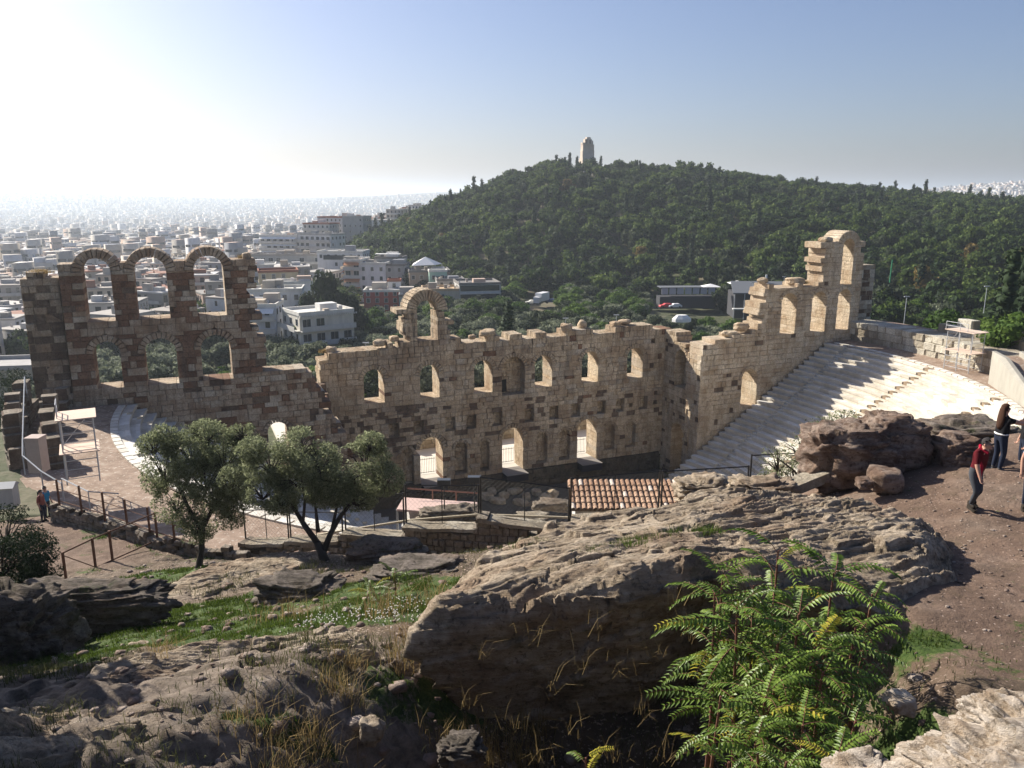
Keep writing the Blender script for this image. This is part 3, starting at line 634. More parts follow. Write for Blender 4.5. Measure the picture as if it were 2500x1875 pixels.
# single-mesh forest trees (unit crown radius, scaled)
def joinmesh(name,mes,mats):
    import bmesh
    Vs=[];Fs=[];mi=[];T=[];nb=0
    for j,me in enumerate(mes):
        v=np.empty(len(me.vertices)*3,np.float32); me.vertices.foreach_get('co',v); v=v.reshape(-1,3); Vs.append(v)
        for p in me.polygons: Fs.append([i+nb for i in p.vertices]); mi.append(j)
        if 'tint' in me.attributes: t=np.empty(len(me.polygons),np.float32); me.attributes['tint'].data.foreach_get('value',t); T+=list(t)
        else: T+=[0]*len(me.polygons)
        nb+=len(v)
    o_=bpy.data.meshes.new(name); o_.from_pydata(np.concatenate(Vs).tolist(),[],Fs)
    for m in mats: o_.materials.append(m)
    o_.polygons.foreach_set('material_index',mi); a_=o_.attributes.new('tint','FLOAT','FACE'); a_.data.foreach_set('value',T); o_.update(); return o_
def trunkmesh(h,r,seed,lean=.1,branches=4,top=.8):
    rg=random.Random(seed); b=MB(); l=rg.uniform(-lean,lean)
    b.tube([(0,0,-.2),(l*.3,0,h*.5),(l,0,h)],[r*1.3,r,r*.6],6)
    for i in range(branches):
        a_=i*6.28/branches+rg.uniform(-.5,.5); z=h*rg.uniform(.55,.9); e_=top*rg.uniform(.5,.8)
        b.tube([(l*.6,0,z),(l+math.cos(a_)*e_*.5,math.sin(a_)*e_*.5,z+.25),(l+math.cos(a_)*e_,math.sin(a_)*e_,z+.5)],[r*.5,r*.35,r*.15],4)
    return b.mesh('trunk',M['bark'])
pinem=[]
for i in range(5):
    cr=crown('pine_tree',lobeset('pine',i),M['pine'],i,55,.10); tk=trunkmesh(.9,.045,i,.15,3,.5); pinem.append(joinmesh('pine_tree',[cr,tk],[M['pine'],M['bark']]))
dk=[joinmesh('oak_tree',[crown('oak',lobeset('olive',50+i),M['dusky'],70+i,50,.10),trunkmesh(.6,.05,i)],[M['dusky'],M['bark']]) for i in range(2)]
brn=joinmesh('brown_tree',[crown('bt',lobeset('olive',61),M['autumn'],77,45,.10),trunkmesh(.6,.05,9)],[M['autumn'],M['bark']])
cypm=[crown('cypress_tree',lobeset('cypress',i),M['cyp'],i+20,40,.09) for i in range(2)]
rg=random.Random(77); spots=[]
for kx in range(-37,98):
    for ky in range(16,102):
        x_=(kx+rg.uniform(-.48,.48))*7.2; y_=(ky+rg.uniform(-.48,.48))*7.2; r_=math.hypot(x_,y_); a_=x_/y_
        if not -.262<a_<.78: continue
        rb=np.interp(a_,HA,HB); rr=np.interp(a_,HA,HR)
        if r_<rb-12 or r_>rr+22: continue
        if a_<-.17 and r_<rb+18: continue
        if mnoise.noise((x_*.018,y_*.018,4))>.50 : continue
        if abs(a_-.094)<.03 and rr-45<r_<rr+12: continue
        spots.append((r_,x_,y_,a_,rb,rr))
# the near edge of the hill comes closer than the ring at the right
spots.sort()
Zs=ground(np.array([s_[1] for s_ in spots]),np.array([s_[2] for s_ in spots]))
kinds=[]
for i,s_ in enumerate(spots):
    q=rg.random(); up=(s_[0]-s_[4])/(s_[5]-s_[4])
    kd='cyp' if q<.03 or 0 else 'oak' if q<.17+.25*(up<.25) else 'brown' if q>.99 else 'pine'
    kinds.append(kd)
meshes={'cyp':cypm,'oak':dk,'brown':[brn],'pine':pinem}
LM=[(-.1,'above the white stepped flats'),(0,'above the tent-roofed block'),(.06,'above the white truck'),(.12,'left of the red parked car'),(.2,'above the cafe blinds'),(.27,'behind the pavilion'),(.34,'above the pavilion annexe'),(.4,'behind the right tower'),(.45,'just right of the tower top'),(.5,'above the green mast'),(.55,'above the yellow-brown tree'),(.6,'above the right walkway wall'),(.66,'above the right scaffold tower'),(9,'at the far right edge')]
where=lambda a_: next(t for q,t in LM if a_<q)
lab={'cyp':'slim dark cypress in the pinewood %s','oak':'rounded dusky hill tree %s','brown':'brownish tree among green pines %s','pine':'clump-crowned hill pine %s'}
proto={};nthing=0; rest=[]
vis=[i for i,s_ in enumerate(spots)]
for i in vis:
    r_,x_,y_,a_,rb,rr=spots[i]; kd=kinds[i]; me=meshes[kd][i%len(meshes[kd])]
    sc=rg.uniform(3.6,6.3) if kd!='cyp' else rg.uniform(3.6,5.2)
    sz=sc*rg.uniform(.85,1.25)*(1. if kd!='cyp' else .85)
    if nthing<300:
        nm={'cyp':'cypress_tree','oak':'oak_tree','brown':'brown_tree','pine':'pine_tree'}[kd]
        o=obj(nm,me,None,(x_,y_,Zs[i]-.4),rg.uniform(0,6.28)); o.scale=(sc,sc,sz); tag(o,('small ' if sc<5.2 else 'large ' if sc>6.4 else 'mid-sized ')+lab[kd]%where(a_)+(', lowest row' if r_<rb+18 else ', second row' if r_<rb+45 else ', higher up'),'tree','trees of the wooded hill'); nthing+=1
        proto.setdefault((kd,me.name),o)
    else: rest.append((x_,y_,Zs[i]-.4,kd,sc,sz,rg.uniform(0,6.28)))
for kd,ml in meshes.items():
    for me in ml:
        if (kd,me.name) not in proto:
            x_,y_,z_,_,sc,sz,ro=rest.pop(); o=obj('hill_tree',me,None,(x_,y_,z_),ro); o.scale=(sc,sc,sz); tag(o,lab[kd]%'on the hill crest','tree','trees of the wooded hill'); proto[(kd,me.name)]=o
def gnstuff(name,pts,protos,label):
    """pts: x,y,z,idx,sx,sz,rot"""
    P_=np.array(pts,float); me=bpy.data.meshes.new(name); me.vertices.add(len(P_)); me.vertices.foreach_set('co',P_[:,:3].astype(np.float32).ravel())
    for nm,ty,ar in (('idx','INT',P_[:,3].astype(np.int32)),('rot','FLOAT_VECTOR',np.stack([0*P_[:,6],0*P_[:,6],P_[:,6]],-1)),('scl','FLOAT_VECTOR',np.stack([P_[:,4],P_[:,4],P_[:,5]],-1))):
        a_=me.attributes.new(nm,ty,'POINT'); a_.data.foreach_set('vector' if ty=='FLOAT_VECTOR' else 'value',ar.astype(np.int32 if ty=='INT' else np.float32).ravel())
    me.update(); o=obj(name,me,label=label,kind='stuff')
    g=bpy.data.node_groups.new(name,'GeometryNodeTree'); g.interface.new_socket('Geometry',in_out='INPUT',socket_type='NodeSocketGeometry'); g.interface.new_socket('Geometry',in_out='OUTPUT',socket_type='NodeSocketGeometry')
    gi=g.nodes.new('NodeGroupInput'); go=g.nodes.new('NodeGroupOutput'); io=g.nodes.new('GeometryNodeInstanceOnPoints'); jn=g.nodes.new('GeometryNodeJoinGeometry')
    for pr in reversed(protos):
        oi=g.nodes.new('GeometryNodeObjectInfo'); oi.inputs['Object'].default_value=pr; oi.inputs['As Instance'].default_value=True; oi.transform_space='ORIGINAL'; g.links.new(oi.outputs['Geometry'],jn.inputs[0])
    def at_(n_,ty):
        q=g.nodes.new('GeometryNodeInputNamedAttribute'); q.data_type=ty; q.inputs['Name'].default_value=n_; return q.outputs['Attribute']
    g.links.new(gi.outputs[0],io.inputs['Points']); g.links.new(jn.outputs[0],io.inputs['Instance']); io.inputs['Pick Instance'].default_value=True
    g.links.new(at_('idx','INT'),io.inputs['Instance Index']); g.links.new(at_('rot','FLOAT_VECTOR'),io.inputs['Rotation']); g.links.new(at_('scl','FLOAT_VECTOR'),io.inputs['Scale'])
    g.links.new(io.outputs[0],go.inputs[0]); md=o.modifiers.new('grow','NODES'); md.node_group=g; return o
pk=list(proto.items()); idx={}
for j,((kd,mn),o) in enumerate(pk): idx.setdefault(kd,[]).append(j)
gnstuff('pine_forest',[(x_,y_,z_,idx[kd][i%len(idx[kd])],sc,sz,ro) for i,(x_,y_,z_,kd,sc,sz,ro) in enumerate(rest)],[o for _,o in pk],'dense green pinewood covering the hill up to the monument')
# ---- valley trees ----
olm=[(crown('olive_crown',lobeset('olive',i+100),M['olive'],i+100,150,.075),trunkmesh(.55,.055,i+5,.1,3,.5)) for i in range(4)]
shm=[(crown('shrub_crown',lobeset('bush',i+200),M['bright'],i+200,110,.08),trunkmesh(.3,.05,i+8,.1,3,.5)) for i in range(2)]
pnm=[(crown('pine_crown',lobeset('pine',i+300),M['bright'],i+300,150,.07),trunkmesh(.8,.05,i+3,.1,3,.5)) for i in range(2)]
dum=[(crown('dark_crown',lobeset('olive',i+400),M['dusky'],i+400,150,.08),trunkmesh(.6,.05,i+3,.1,3,.5)) for i in range(2)]
aum=[(crown('autumn_crown',lobeset('bush',500),M['autumn'],500,150,.07),trunkmesh(.4,.04,4,.1,3,.5))]
cym=[(cypm[0],trunkmesh(.3,.05,1,.0,0)),(cypm[1],trunkmesh(.3,.05,2,.0,0))]
def tree(kind,x_,y_,sc,label,cat='tree',group=None,sz=1.,z=None,name=None):
    pr={'olive':olm,'shrub':shm,'pine':pnm,'dark':dum,'autumn':aum,'cyp':cym}[kind]; cr,tk=pr[rg.randrange(len(pr))]
    if z is None: z=zg(x_,y_)-.1
    r_=empty(name or {'olive':'olive_tree','shrub':'shrub','pine':'pine_tree','dark':'evergreen_tree','autumn':'yellowing_tree','cyp':'cypress_tree'}[kind],label,cat,(x_,y_,z),rg.uniform(0,6.28),group)
    r_.scale=(sc,sc,sc*sz); obj('crown',cr,r_); obj('trunk',tk,r_); return r_
def area(a_):
    return 'behind the left wing wall' if a_<-.3 else 'left of the lone arch' if a_<-.13 else 'right of the lone arch' if a_<.06 else 'left of the west return wall' if a_<.24 else 'right of the tower'
vs=[]
avoid=[]
for kx in range(-28,52):
    for ky in range(20,60):
        x_=(kx+rg.uniform(-.4,.4))*5.3; y_=(ky+rg.uniform(-.4,.4))*5.3; r_=math.hypot(x_,y_); a_=x_/y_
        s_,t_=float((x_*U[0]+(y_-90)*U[1])),float(x_*N[0]+(y_-90)*N[1])
        if a_>.72 or t_>-22 and abs(s_)<46 : continue
        if math.hypot(x_-CC[0],y_-CC[1])<56: continue
        if a_<-.62: continue
        hi=np.interp(a_,[-.6,-.33,-.31,-.2,-.12,-.03,.05,.25,.4,.8],[185,188,195,225,245,275,292,300,250,190])
        if r_>hi: continue
        if r_>212 and .008<a_<.062 or r_>212 and .165<a_<.215 or r_>203 and .24<a_<.38 or r_>222 and .18<a_<.25: continue
        if a_<-.33 and rg.random()<.3: continue
        vs.append((r_,x_,y_,a_))
vs.sort(); nv=0; vrest=[]
for r_,x_,y_,a_ in vs:
    q=rg.random(); kd='olive' if q<.74 else 'dark' if q<.86 else 'pine' if q<.93 else 'shrub' if q<.985 else 'autumn'
    if r_<128: kd='shrub' if q<.45 else 'pine' if q<.75 else 'olive'
    nm={'olive':'grey-green olive tree','dark':'dark rounded evergreen','pine':'bright green young pine','shrub':'low bright green shrub','autumn':'yellowing tree'}[kd]
    if nv<440:
        tree(kd,x_,y_,rg.uniform(2.9,4.0) if kd!='shrub' else rg.uniform(1.8,2.8),nm+' in the valley grove '+area(a_)+(', nearest rows' if r_<160 else ', middle rows' if r_<215 else ', farthest rows'),group='trees of the valley grove'); nv+=1
    else: vrest.append((x_,y_,zg(x_,y_)-.1,rg.randrange(3),rg.uniform(3,4.2),rg.uniform(3,4.4),rg.uniform(0,6)))
print('valley trees',nv,len(vs),'hill',len(spots))
if vrest:
    def fc(c,mn): return next(o for o in COL.objects if o.type=='MESH' and o.name.split('.')[0]=='crown' and o.data.name.startswith(mn))
    gnstuff('valley_grove',vrest,[fc(0,'olive_crown'),fc(0,'dark_crown'),fc(0,'pine_crown')],'olive and evergreen grove filling the valley floor')
# singled-out trees
def ptree(kind,px,r,sc,label,sz=1.,**kw):
    a_=(px-1250)/FPX/.98; y_=r/math.sqrt(1+a_*a_); return tree(kind,a_*y_,y_,sc,label,sz=sz,**kw)
for i,(px,r_,sc,sz) in enumerate([(800,203,6.3,1.95),(855,200,4.8,1.75),(760,206,4.8,1.8)]):
    ptree('dark',px,r_,sc,['tall full eucalyptus towering over the white roofs','right companion of the tall eucalyptus','left companion of the tall eucalyptus'][i],sz,name='eucalyptus_tree')
ptree('cyp',1238,150,5.6,'slim dark cypress standing behind the stage wall',.75)
for px,r_,sc in ((930,452,4.6),(945,455,5),(915,448,4)): ptree('cyp',px,r_,sc,'tall cypress at the left end of the wooded hill, '+('middle' if px==930 else 'right' if px>930 else 'left')+' of three',1.)
for px,sc in ((1383,5),(1372,4),(1290,3.6),(1206,4),(1455,4.4),(1060,4),(1078,3.8),(1130,4),(1010,4.5),(1035,3.6),(1150,3.4),(1180,4.6),(1236,3.6),(1252,4.4),(1330,3.5),(1352,4.6),(1400,3.8),(1500,3.4),(985,4.2),(960,4.4),(880,4.4)):
    a_=(px-1250)/FPX; rr=np.interp(a_,HA,HR); ptree('cyp',px,rr-6,sc*.9,'slim cypress rising above the hill skyline',.9,group='cypresses on the hill skyline')
ptree('autumn',2215,190,5.0,'yellow-brown tree by the green mast right of the tower',1.1)
for i,(px,r_,sc) in enumerate([(2440,120,4.2),(2490,112,4.6),(2400,140,4.5),(2470,135,5)]):
    ptree('cyp',px,r_,sc*1.1,'tall dark conifer at the right edge beyond the parapet',.9,group='conifers at the right edge')
ptree('pine',2470,98,3.4,'bright green pine at the right edge just beyond the parapet')

for i,(x_,y_,sc) in enumerate([(-12.0,13.2,2.3),(-17.2,21.5,2.3),(-14.2,16.5,2.0),(-9.6,9.5,1.7)]):  # unseen pines added past the left edge to shade the lower slope
    tree('pine',x_,y_,sc,['low unseen shade pine just outside the left edge of the view','farther unseen shade pine outside the left edge of the view','small unseen shade pine outside the left edge of the view','nearest low unseen shade pine outside the left edge of the view','farthest unseen shade pine outside the left edge of the view'][i],sz=1.9,z=float(ground(np.array([x_]),np.array([y_]))[0]))
# ---------------- city ----------------
def bmat(name,c,v=.12):
    k=NT(name); p=k.pos(); f=k.noise(k.map(p,(1,1,.3)),.6,6,.75)
    return k.done(k.mix(k.ramp(f,[(.35,1.),(.65,0.)]),c,tuple(x*(1-v*2) for x in c)),rough=.85)
def rmat(name,stops):
    k=NT(name); r_=k.rnd(); t=k.attr('tint'); x=k.n('ShaderNodeValToRGB'); x.color_ramp.interpolation='CONSTANT'
    el=x.color_ramp.elements
    while len(el)<len(stops): el.new(.5)
    for i,(e_,c) in enumerate(zip(el,stops)): e_.position=i/len(stops); e_.color=(*c,1)
    k.t.links.new(k.math('FRACT',k.math('ADD',r_,t)),x.inputs[0])
    f=k.noise(k.pos(),.5,5,.7); return k.done(k.mix(k.ramp(f,[(.35,.25),(.6,0.)]),x.outputs[0],(.25,.22,.19)),rough=.85)
WC=[(.50,.47,.42),(.42,.38,.33),(.66,.65,.63),(.30,.28,.25),(.52,.44,.34),(.60,.58,.56),(.26,.27,.29),(.46,.34,.27)]
M['wallv']=rmat('city_walls',WC)
M['roofv']=rmat('city_roofs',[(.36,.34,.31),(.48,.46,.43),(.26,.25,.23),(.40,.36,.31),(.25,.11,.07),(.32,.29,.26),(.56,.55,.53)])
M['glass']=flat('window_glass',(.03,.038,.045),.15,.6,var=.2)
M['frame']=flat('white_frame',(.6,.6,.58)); M['slab']=bmat('balcony_concrete',(.58,.56,.52))
M['shade']=flat('canvas_white',(.78,.77,.74)); M['awor']=flat('orange_awning',(.48,.21,.10)); M['awgr']=flat('green_awning',(.10,.35,.27))
M['terra']=flat('terracotta_roof',(.26,.10,.06)); M['grey']=flat('grey_metal',(.30,.32,.34),.5,.5); M['tealglass']=flat('teal_glass',(.012,.07,.085),.15,.6)
M['redwall']=flat('red_wall',(.36,.08,.06)); M['greenwall']=flat('pale_green_wall',(.35,.50,.40))
winm=MB(); winm.box(-.6,.6,-.06,.05,0,1.5); winm.mi=1; winm.box(-.5,.5,-.09,-.061,.08,1.42); WIN=winm.mesh('window',[M['frame'],M['glass']])
dorm=MB(); dorm.box(-1.0,1.0,-.06,.05,0,2.2); dorm.mi=1; dorm.box(-.9,-.03,-.09,-.061,.05,2.12); dorm.box(.03,.9,-.09,-.061,.05,2.12); DOOR=dorm.mesh('window',[M['frame'],M['glass']])
def rooft(b,w_,d_,h,rg_):
    for _ in range(rg_.randint(1,3)):
        x_,y_=rg_.uniform(-w_*.3,w_*.3),rg_.uniform(-d_*.3,d_*.3); q=rg_.uniform(1,2.4); b.tint=rg_.random(); b.box(x_-q,x_+q,y_-q*.7,y_+q*.7,h,h+rg_.uniform(1,2.6))
    for _ in range(rg_.randint(2,6)):
        x_,y_=rg_.uniform(-w_*.45,w_*.45),rg_.uniform(-d_*.45,d_*.45); q=rg_.uniform(.2,.6); b.tint=rg_.random(); b.box(x_-q,x_+q,y_-q,y_+q,h,h+rg_.uniform(.4,1.2))
def building(label,px,ytop,r,w_,d_,rz,wall_=None,roof=None,fl=None,win='door',balc=(),aw=None,detail=2,name='apartment_block',rtop=True,zb=None,cat='building',group=None,seed=0,penth=False):
    a_=(px-1250)/FPX/.985; y_=r/math.sqrt(1+a_*a_); x_=a_*y_
    z0=zg(x_,y_) if zb is None else zb; u_=-(ytop-937.5)/FPX; zt=HC+r/math.sqrt(1)*(-sp+u_*cp)/(cp+u_*sp)
    h=max(5,zt-z0); fl=fl or max(1,round(h/3.1)); fh=h/fl; rg_=random.Random(seed+int(px))
    e_=empty(name,label,cat,(x_,y_,z0),rad(rz),group)
    b=MB(); b.tint=.001; b.box(-w_/2,w_/2,-d_/2,d_/2,-3,h); b.build('wall',wall_ or M['wallv'],e_)
    b=MB(); t=.22
    b.box(-w_/2-.15,w_/2+.15,-d_/2-.15,d_/2+.15,h,h+.15)
    for q in ((-w_/2-.15,w_/2+.15,-d_/2-.15,-d_/2+t),(-w_/2-.15,w_/2+.15,d_/2-t,d_/2+.15),(-w_/2-.15,-w_/2+t,-d_/2+t,d_/2-t),(w_/2-t,w_/2+.15,-d_/2+t,d_/2-t)): b.box(*q,h+.15,h+.75)
    ro=b.build('roof',roof or M['roofv'],e_)
    if rtop: b=MB(); rooft(b,w_,d_,h+.15,rg_); b.build('roof_hut',M['wallv'],e_)
    faces=[('f',w_,d_/2),('l',d_,w_/2),('r',d_,w_/2)]
    for nm,ln,off in faces:
        n=max(1,int(ln/(2.9 if win=='door' else 2.6)))
        for f in range(fl):
            for i in range(n):
                if rg_.random()<.12: continue
                q=-ln/2+(i+.5)*ln/n; me=DOOR if (nm=='f' and win=='door') else WIN; zz=f*fh+(.25 if me is DOOR else .95)
                if nm=='f': loc=(q,-off,zz); ro_=0
                elif nm=='l': loc=(-off,q,zz); ro_=-math.pi/2
                else: loc=(off,q,zz); ro_=math.pi/2
                obj('window',me,e_,loc,ro_)
            if nm in balc and f>0:
                b=MB(); dp=1.3
                if nm=='f': X0,X1,Y0,Y1=-ln/2,ln/2,-off-dp,-off-.002
                elif nm=='l': X0,X1,Y0,Y1=-off-dp,-off-.002,-ln/2,ln/2
                else: X0,X1,Y0,Y1=off+.002,off+dp,-ln/2,ln/2
                b.box(X0,X1,Y0,Y1,f*fh-.18,f*fh)
                if nm=='f': b.box(X0,X1,Y0,Y0+.08,f*fh,f*fh+.95)
                elif nm=='l': b.box(X0,X0+.08,Y0,Y1,f*fh,f*fh+.95)
                else: b.box(X1-.08,X1,Y0,Y1,f*fh,f*fh+.95)
                b.build('balcony',M['slab'],e_)
                if aw and rg_.random()<.8:
                    b=MB(); zz=f*fh+fh-.35
                    if nm=='f': vs_=[(X0+.3,-off,zz),(X1-.3,-off,zz),(X1-.3,Y0-.2,zz-.9),(X0+.3,Y0-.2,zz-.9)]
                    elif nm=='l': vs_=[(-off,Y1-.3,zz),(-off,Y0+.3,zz),(X0-.2,Y0+.3,zz-.9),(X0-.2,Y1-.3,zz-.9)]
                    else: vs_=[(off,Y0+.3,zz),(off,Y1-.3,zz),(X1+.2,Y1-.3,zz-.9),(X1+.2,Y0+.3,zz-.9)]
                    vs_=vs_+[(p[0],p[1],p[2]-.04) for p in vs_]
                    b.add(vs_,[(0,1,2,3),(7,6,5,4),(0,4,5,1),(1,5,6,2),(2,6,7,3),(3,7,4,0)]); b.build('awning',aw,e_)
    return e_,h,(x_,y_)
Wt=bmat('white_render',(.72,.71,.69)); Be=bmat('beige_render',(.50,.44,.35)); Gy=bmat('grey_render',(.40,.39,.37)); Gn=bmat('green_grey_render',(.34,.37,.33)); Ye=bmat('yellow_render',(.62,.50,.32)); Lr=bmat('light_roof',(.68,.66,.60)); Dr=bmat('dark_roof',(.2,.19,.18))
e_,h,_=building('cream villa with two stacked white balconies and planted terrace, beside the eucalyptus',780,752,183,12.5,10,36,bmat('cream_render',(.66,.62,.53)),Lr,win='door',balc=('l','f'),name='villa')
b=MB(); b.tint=.2
for q in range(26): b.box(-7+.54*q,-6.8+.54*q,-5.9,-5.5,h-.35,h)
b.build('cornice_bracket',Lr,e_,kind='stuff')
o=obj('terrace_plant',shm[0][0],e_,(-5.6,-2,h-3.4)); o.scale=(1.6,3,1.4)
e_,h,_=building('modern block with dark ribbon windows and teal glass corner, right end of the rooftops',1165,690,258,13,13,12,bmat('pale_concrete',(.50,.50,.48)),Dr,win='win',fl=3)
for f in range(3):
    b=MB(); b.box(-6.2,6.2,-6.62,-6.4,f*h/3+.9,f*h/3+2.6); b.build('ribbon_window',M['glass'],e_)
    b=MB(); b.box(-6.4,6.5,-7.4,-6.5,f*h/3+.0,f*h/3+.25); b.build('ledge',M['slab'],e_)
b=MB(); b.box(6.51,6.75,-6.5,6.5,.5,h-.2); b.build('glass_side',M['tealglass'],e_)
building('beige block with deep balconies left of the teal glass block',1078,705,256,11.5,11,8,Be,bmat('tan_roof',(.5,.36,.22)),win='door',balc=('f',))
building('grey-green low block with small dark windows behind the lone arch',1010,718,254,8,10,6,Gn,Dr,win='win')
building('low block with red painted upper wall, left of the lone arch',950,706,262,14,10,4,M['redwall'],Lr,win='win',fl=3)
building('small white roof house with red tiled cap above the red wall',968,684,268,4.2,4,4,Wt,M['terra'],win='win',rtop=False)
building('flats with orange awnings beside the blank white wall',880,632,295,6,12,-6,bmat('pinkish',(.6,.5,.42)),Lr,win='door',balc=('l','f'),aw=M['awor'])
building('tall block with blank white side wall',925,641,292,9.5,10,-6,Wt,Lr,win='none_' ,fl=4)[0]
building('weathered concrete block right of the blank white wall',976,645,291,7,10,-4,Gy,Dr,win='win')
e_,h,_=building('flats crowned by a roof bar with two white awnings',962,628,300,10,9,-4,Gy,Dr,win='door',balc=('f',))
for i in range(2): b=MB(); b.box(-4.6+4.7*i,-.2+4.7*i,-6,-3.5,h+1.7,h+1.85); b.build('awning',M['shade'],e_)
e_,h,_=building('block under a white tent canopy among roof terraces',1050,660,285,14,12,10,bmat('brown_render',(.36,.28,.22)),Dr,win='win')
b=MB(); b.add([(-6,-5,h+2.2),(2,-5,h+2.4),(5,2,h+2.2),(-5,3,h+2.4),(-1,-1,h+5)],[(0,1,4),(1,2,4),(2,3,4),(3,0,4),(3,2,1,0)]); b.build('canopy',M['shade'],e_)
for q in ((-6,-5),(2,-5),(5,2),(-5,3)): b=MB(); b.tube([(q[0],q[1],h),(q[0],q[1],h+2.3)],.08,5); b.build('post',M['grey'],e_)
building('pale green roof cabin under the tent canopy',1072,662,276,6,4,10,M['greenwall'],Lr,win='win',rtop=False)
building('cluttered roof block with water tanks left of the teal corner block',1100,682,270,9,9,10,Gy,Dr,win='win')
e_,h,_=building('long white modern block with dark ribbon window',850,612,330,18,12,-4,Wt,Lr,win='win')
b=MB(); b.box(-6.5,6.5,-6.2,-6.0,h-2.6,h-.9); b.build('ribbon_window',M['glass'],e_)
building('long grey flats with balcony rows behind the eucalyptus',720,617,345,28,11,2,Gy,M['roofv'],win='door',balc=('f',))
building('white stepped flats on the slope below the pine hill',795,570,420,22,12,-24,Wt,Gy,win='door',balc=('l','f'))
building('white flats with brown awning left of the stepped flats',708,572,430,20,12,-10,Wt,Lr,win='door',balc=('f',),aw=M['shade'])
building('large pale flats with red roof at the foot of the pine hill',850,530,480,24,14,-20,bmat('lilac_grey',(.48,.49,.52)),M['terra'],win='win')
building('tall grey flats nearest the pine hill cypresses',885,529,470,12,14,-10,Gy,Gy,win='win')
building('flats with brown roof terraces above the white stepped flats',800,545,465,16,12,-15,bmat('dusty_white',(.56,.53,.5)),M['terra'],win='win',balc=('f',))
building('yellow house with a dark red pitched roof',690,655,268,12,9,18,Ye,M['terra'],win='win',name='house',rtop=False)
building('low white house with a roof full of plants',680,698,215,14,9,10,Wt,Lr,win='win',name='house')
building('white house with a cream awning just right of the left wing wall',648,732,190,7.5,9,4,bmat('blueish_white',(.6,.62,.66)),Lr,win='win',name='house',aw=M['shade'],balc=('f',))
building('pale house with solar panels below the yellow house',735,682,245,12,8,12,Wt,Lr,win='win',name='house')
building('pale block behind the eucalyptus',640,640,300,13,11,14,bmat('lightblue_white',(.55,.58,.62)),Lr,win='win')
building('low beige house with a long flat roof at the far left edge',10,828,150,12,9,10,Be,Gy,win='win',name='house',rtop=False)
# pitched roof for yellow house is a dark slab; generic prototypes next
def protob(seed,r_=None):
    rg_=random.Random(seed); w_,d_=rg_.uniform(10,19),rg_.uniform(9,14); fl=rg_.choice([3,4,4,5,5,6]); h=fl*3.1; parts=[]
    b=MB(); b.tint=.001; b.box(-w_/2,w_/2,-d_/2,d_/2,-6,h); parts.append(('wall',b.mesh('wall',M['wallv'])))
    b=MB(); b.tint=.05; b.box(-w_/2-.1,w_/2+.1,-d_/2-.1,d_/2+.1,h,h+.5); b.tint=.5; rooft(b,w_,d_,h+.5,rg_); parts.append(('roof',b.mesh('roof',M['roofv'])))
    b=MB(); c=MB()
    for f in range(fl):
        for nm,ln,off in (('f',w_,d_/2),('l',d_,w_/2),('r',d_,w_/2)):
            n=int(ln/2.7)
            for i in range(n):
                if rg_.random()<.15: continue
                q=-ln/2+(i+.5)*ln/n; hw_=.8 if rg_.random()<.6 else .5; z0=f*3.1+(.3 if hw_>.6 else 1)
                if nm=='f': b.box(q-hw_,q+hw_,-off-.04,-off+.1,z0,f*3.1+2.5)
                elif nm=='l': b.box(-off-.04,-off+.1,q-hw_,q+hw_,z0,f*3.1+2.5)
                else: b.box(off-.1,off+.04,q-hw_,q+hw_,z0,f*3.1+2.5)
        if f>0 and seed%3:
            c.box(-w_/2+.4,w_/2-.4,-d_/2-1.3,-d_/2-.01,f*3.1-.15,f*3.1); c.box(-w_/2+.4,w_/2-.4,-d_/2-1.3,-d_/2-1.22,f*3.1,f*3.1+.9)
    parts.append(('windows',b.mesh('windows',M['glass'])))
    if c.v: parts.append(('balconies',c.mesh('balconies',M['slab'])))
    return parts,h,max(w_,d_)
protos_=[protob(i) for i in range(14)]
rg=random.Random(3); n=0; placed=[(o.location.x,o.location.y) for o in COL.objects if o.get('category')=='building']
cand=[]
for kx in range(-64,2):
    for ky in range(7,70):
        x_=kx*15.5+rg.uniform(-3.5,3.5)+(ky%2)*6; y_=ky*15.5+rg.uniform(-3.5,3.5); r_=math.hypot(x_,y_); a_=x_/y_
        if a_<-.80 or a_>-.075: continue
        lim=np.interp(a_,[-.8,-.6,-.35,-.3,-.2,-.1],[150,200,205,215,300,600])
        if r_<lim or r_>850: continue
        if a_>-.27 and r_<500 and a_>np.interp(r_,[200,300,350,420,500],[-.13,-.2,-.2,-.26,-.27]): continue
        if any(math.hypot(x_-p[0],y_-p[1])<15 for p in placed): continue
        cand.append((r_,x_,y_,a_))
cand.sort()
def cpos(a_,r_):
    w_='left of the wing wall' if a_<-.57 else 'behind the left high arch' if a_<-.51 else 'behind the middle high arch' if a_<-.44 else 'behind the right high arch' if a_<-.36 else 'just right of the wing wall' if a_<-.25 else 'near the pine hill'
    d_='nearer' if r_<300 else 'mid-distance' if r_<520 else 'farther'
    return d_,w_
cw=['pale','grey','tan','white','dull brown']
for r_,x_,y_,a_ in cand[:290]:
    parts,h,mw=protos_[rg.randrange(14)]; d_,w_=cpos(a_,r_)
    e_=empty('apartment_block','%s flat-roofed apartment block seen %s'%(d_,w_),'building',(x_,y_,zg(x_,y_)-.5-(1.5 if r_<250 else 0)-(h-9)*.25),rad(rg.choice([12,-20,35,15])+rg.uniform(-5,5)),'apartment blocks of the city'); e_.scale=(.82,.82,.9)
    for nm,me in parts: obj(nm,me,e_,kind='stuff' if nm in('windows','balconies') else None)
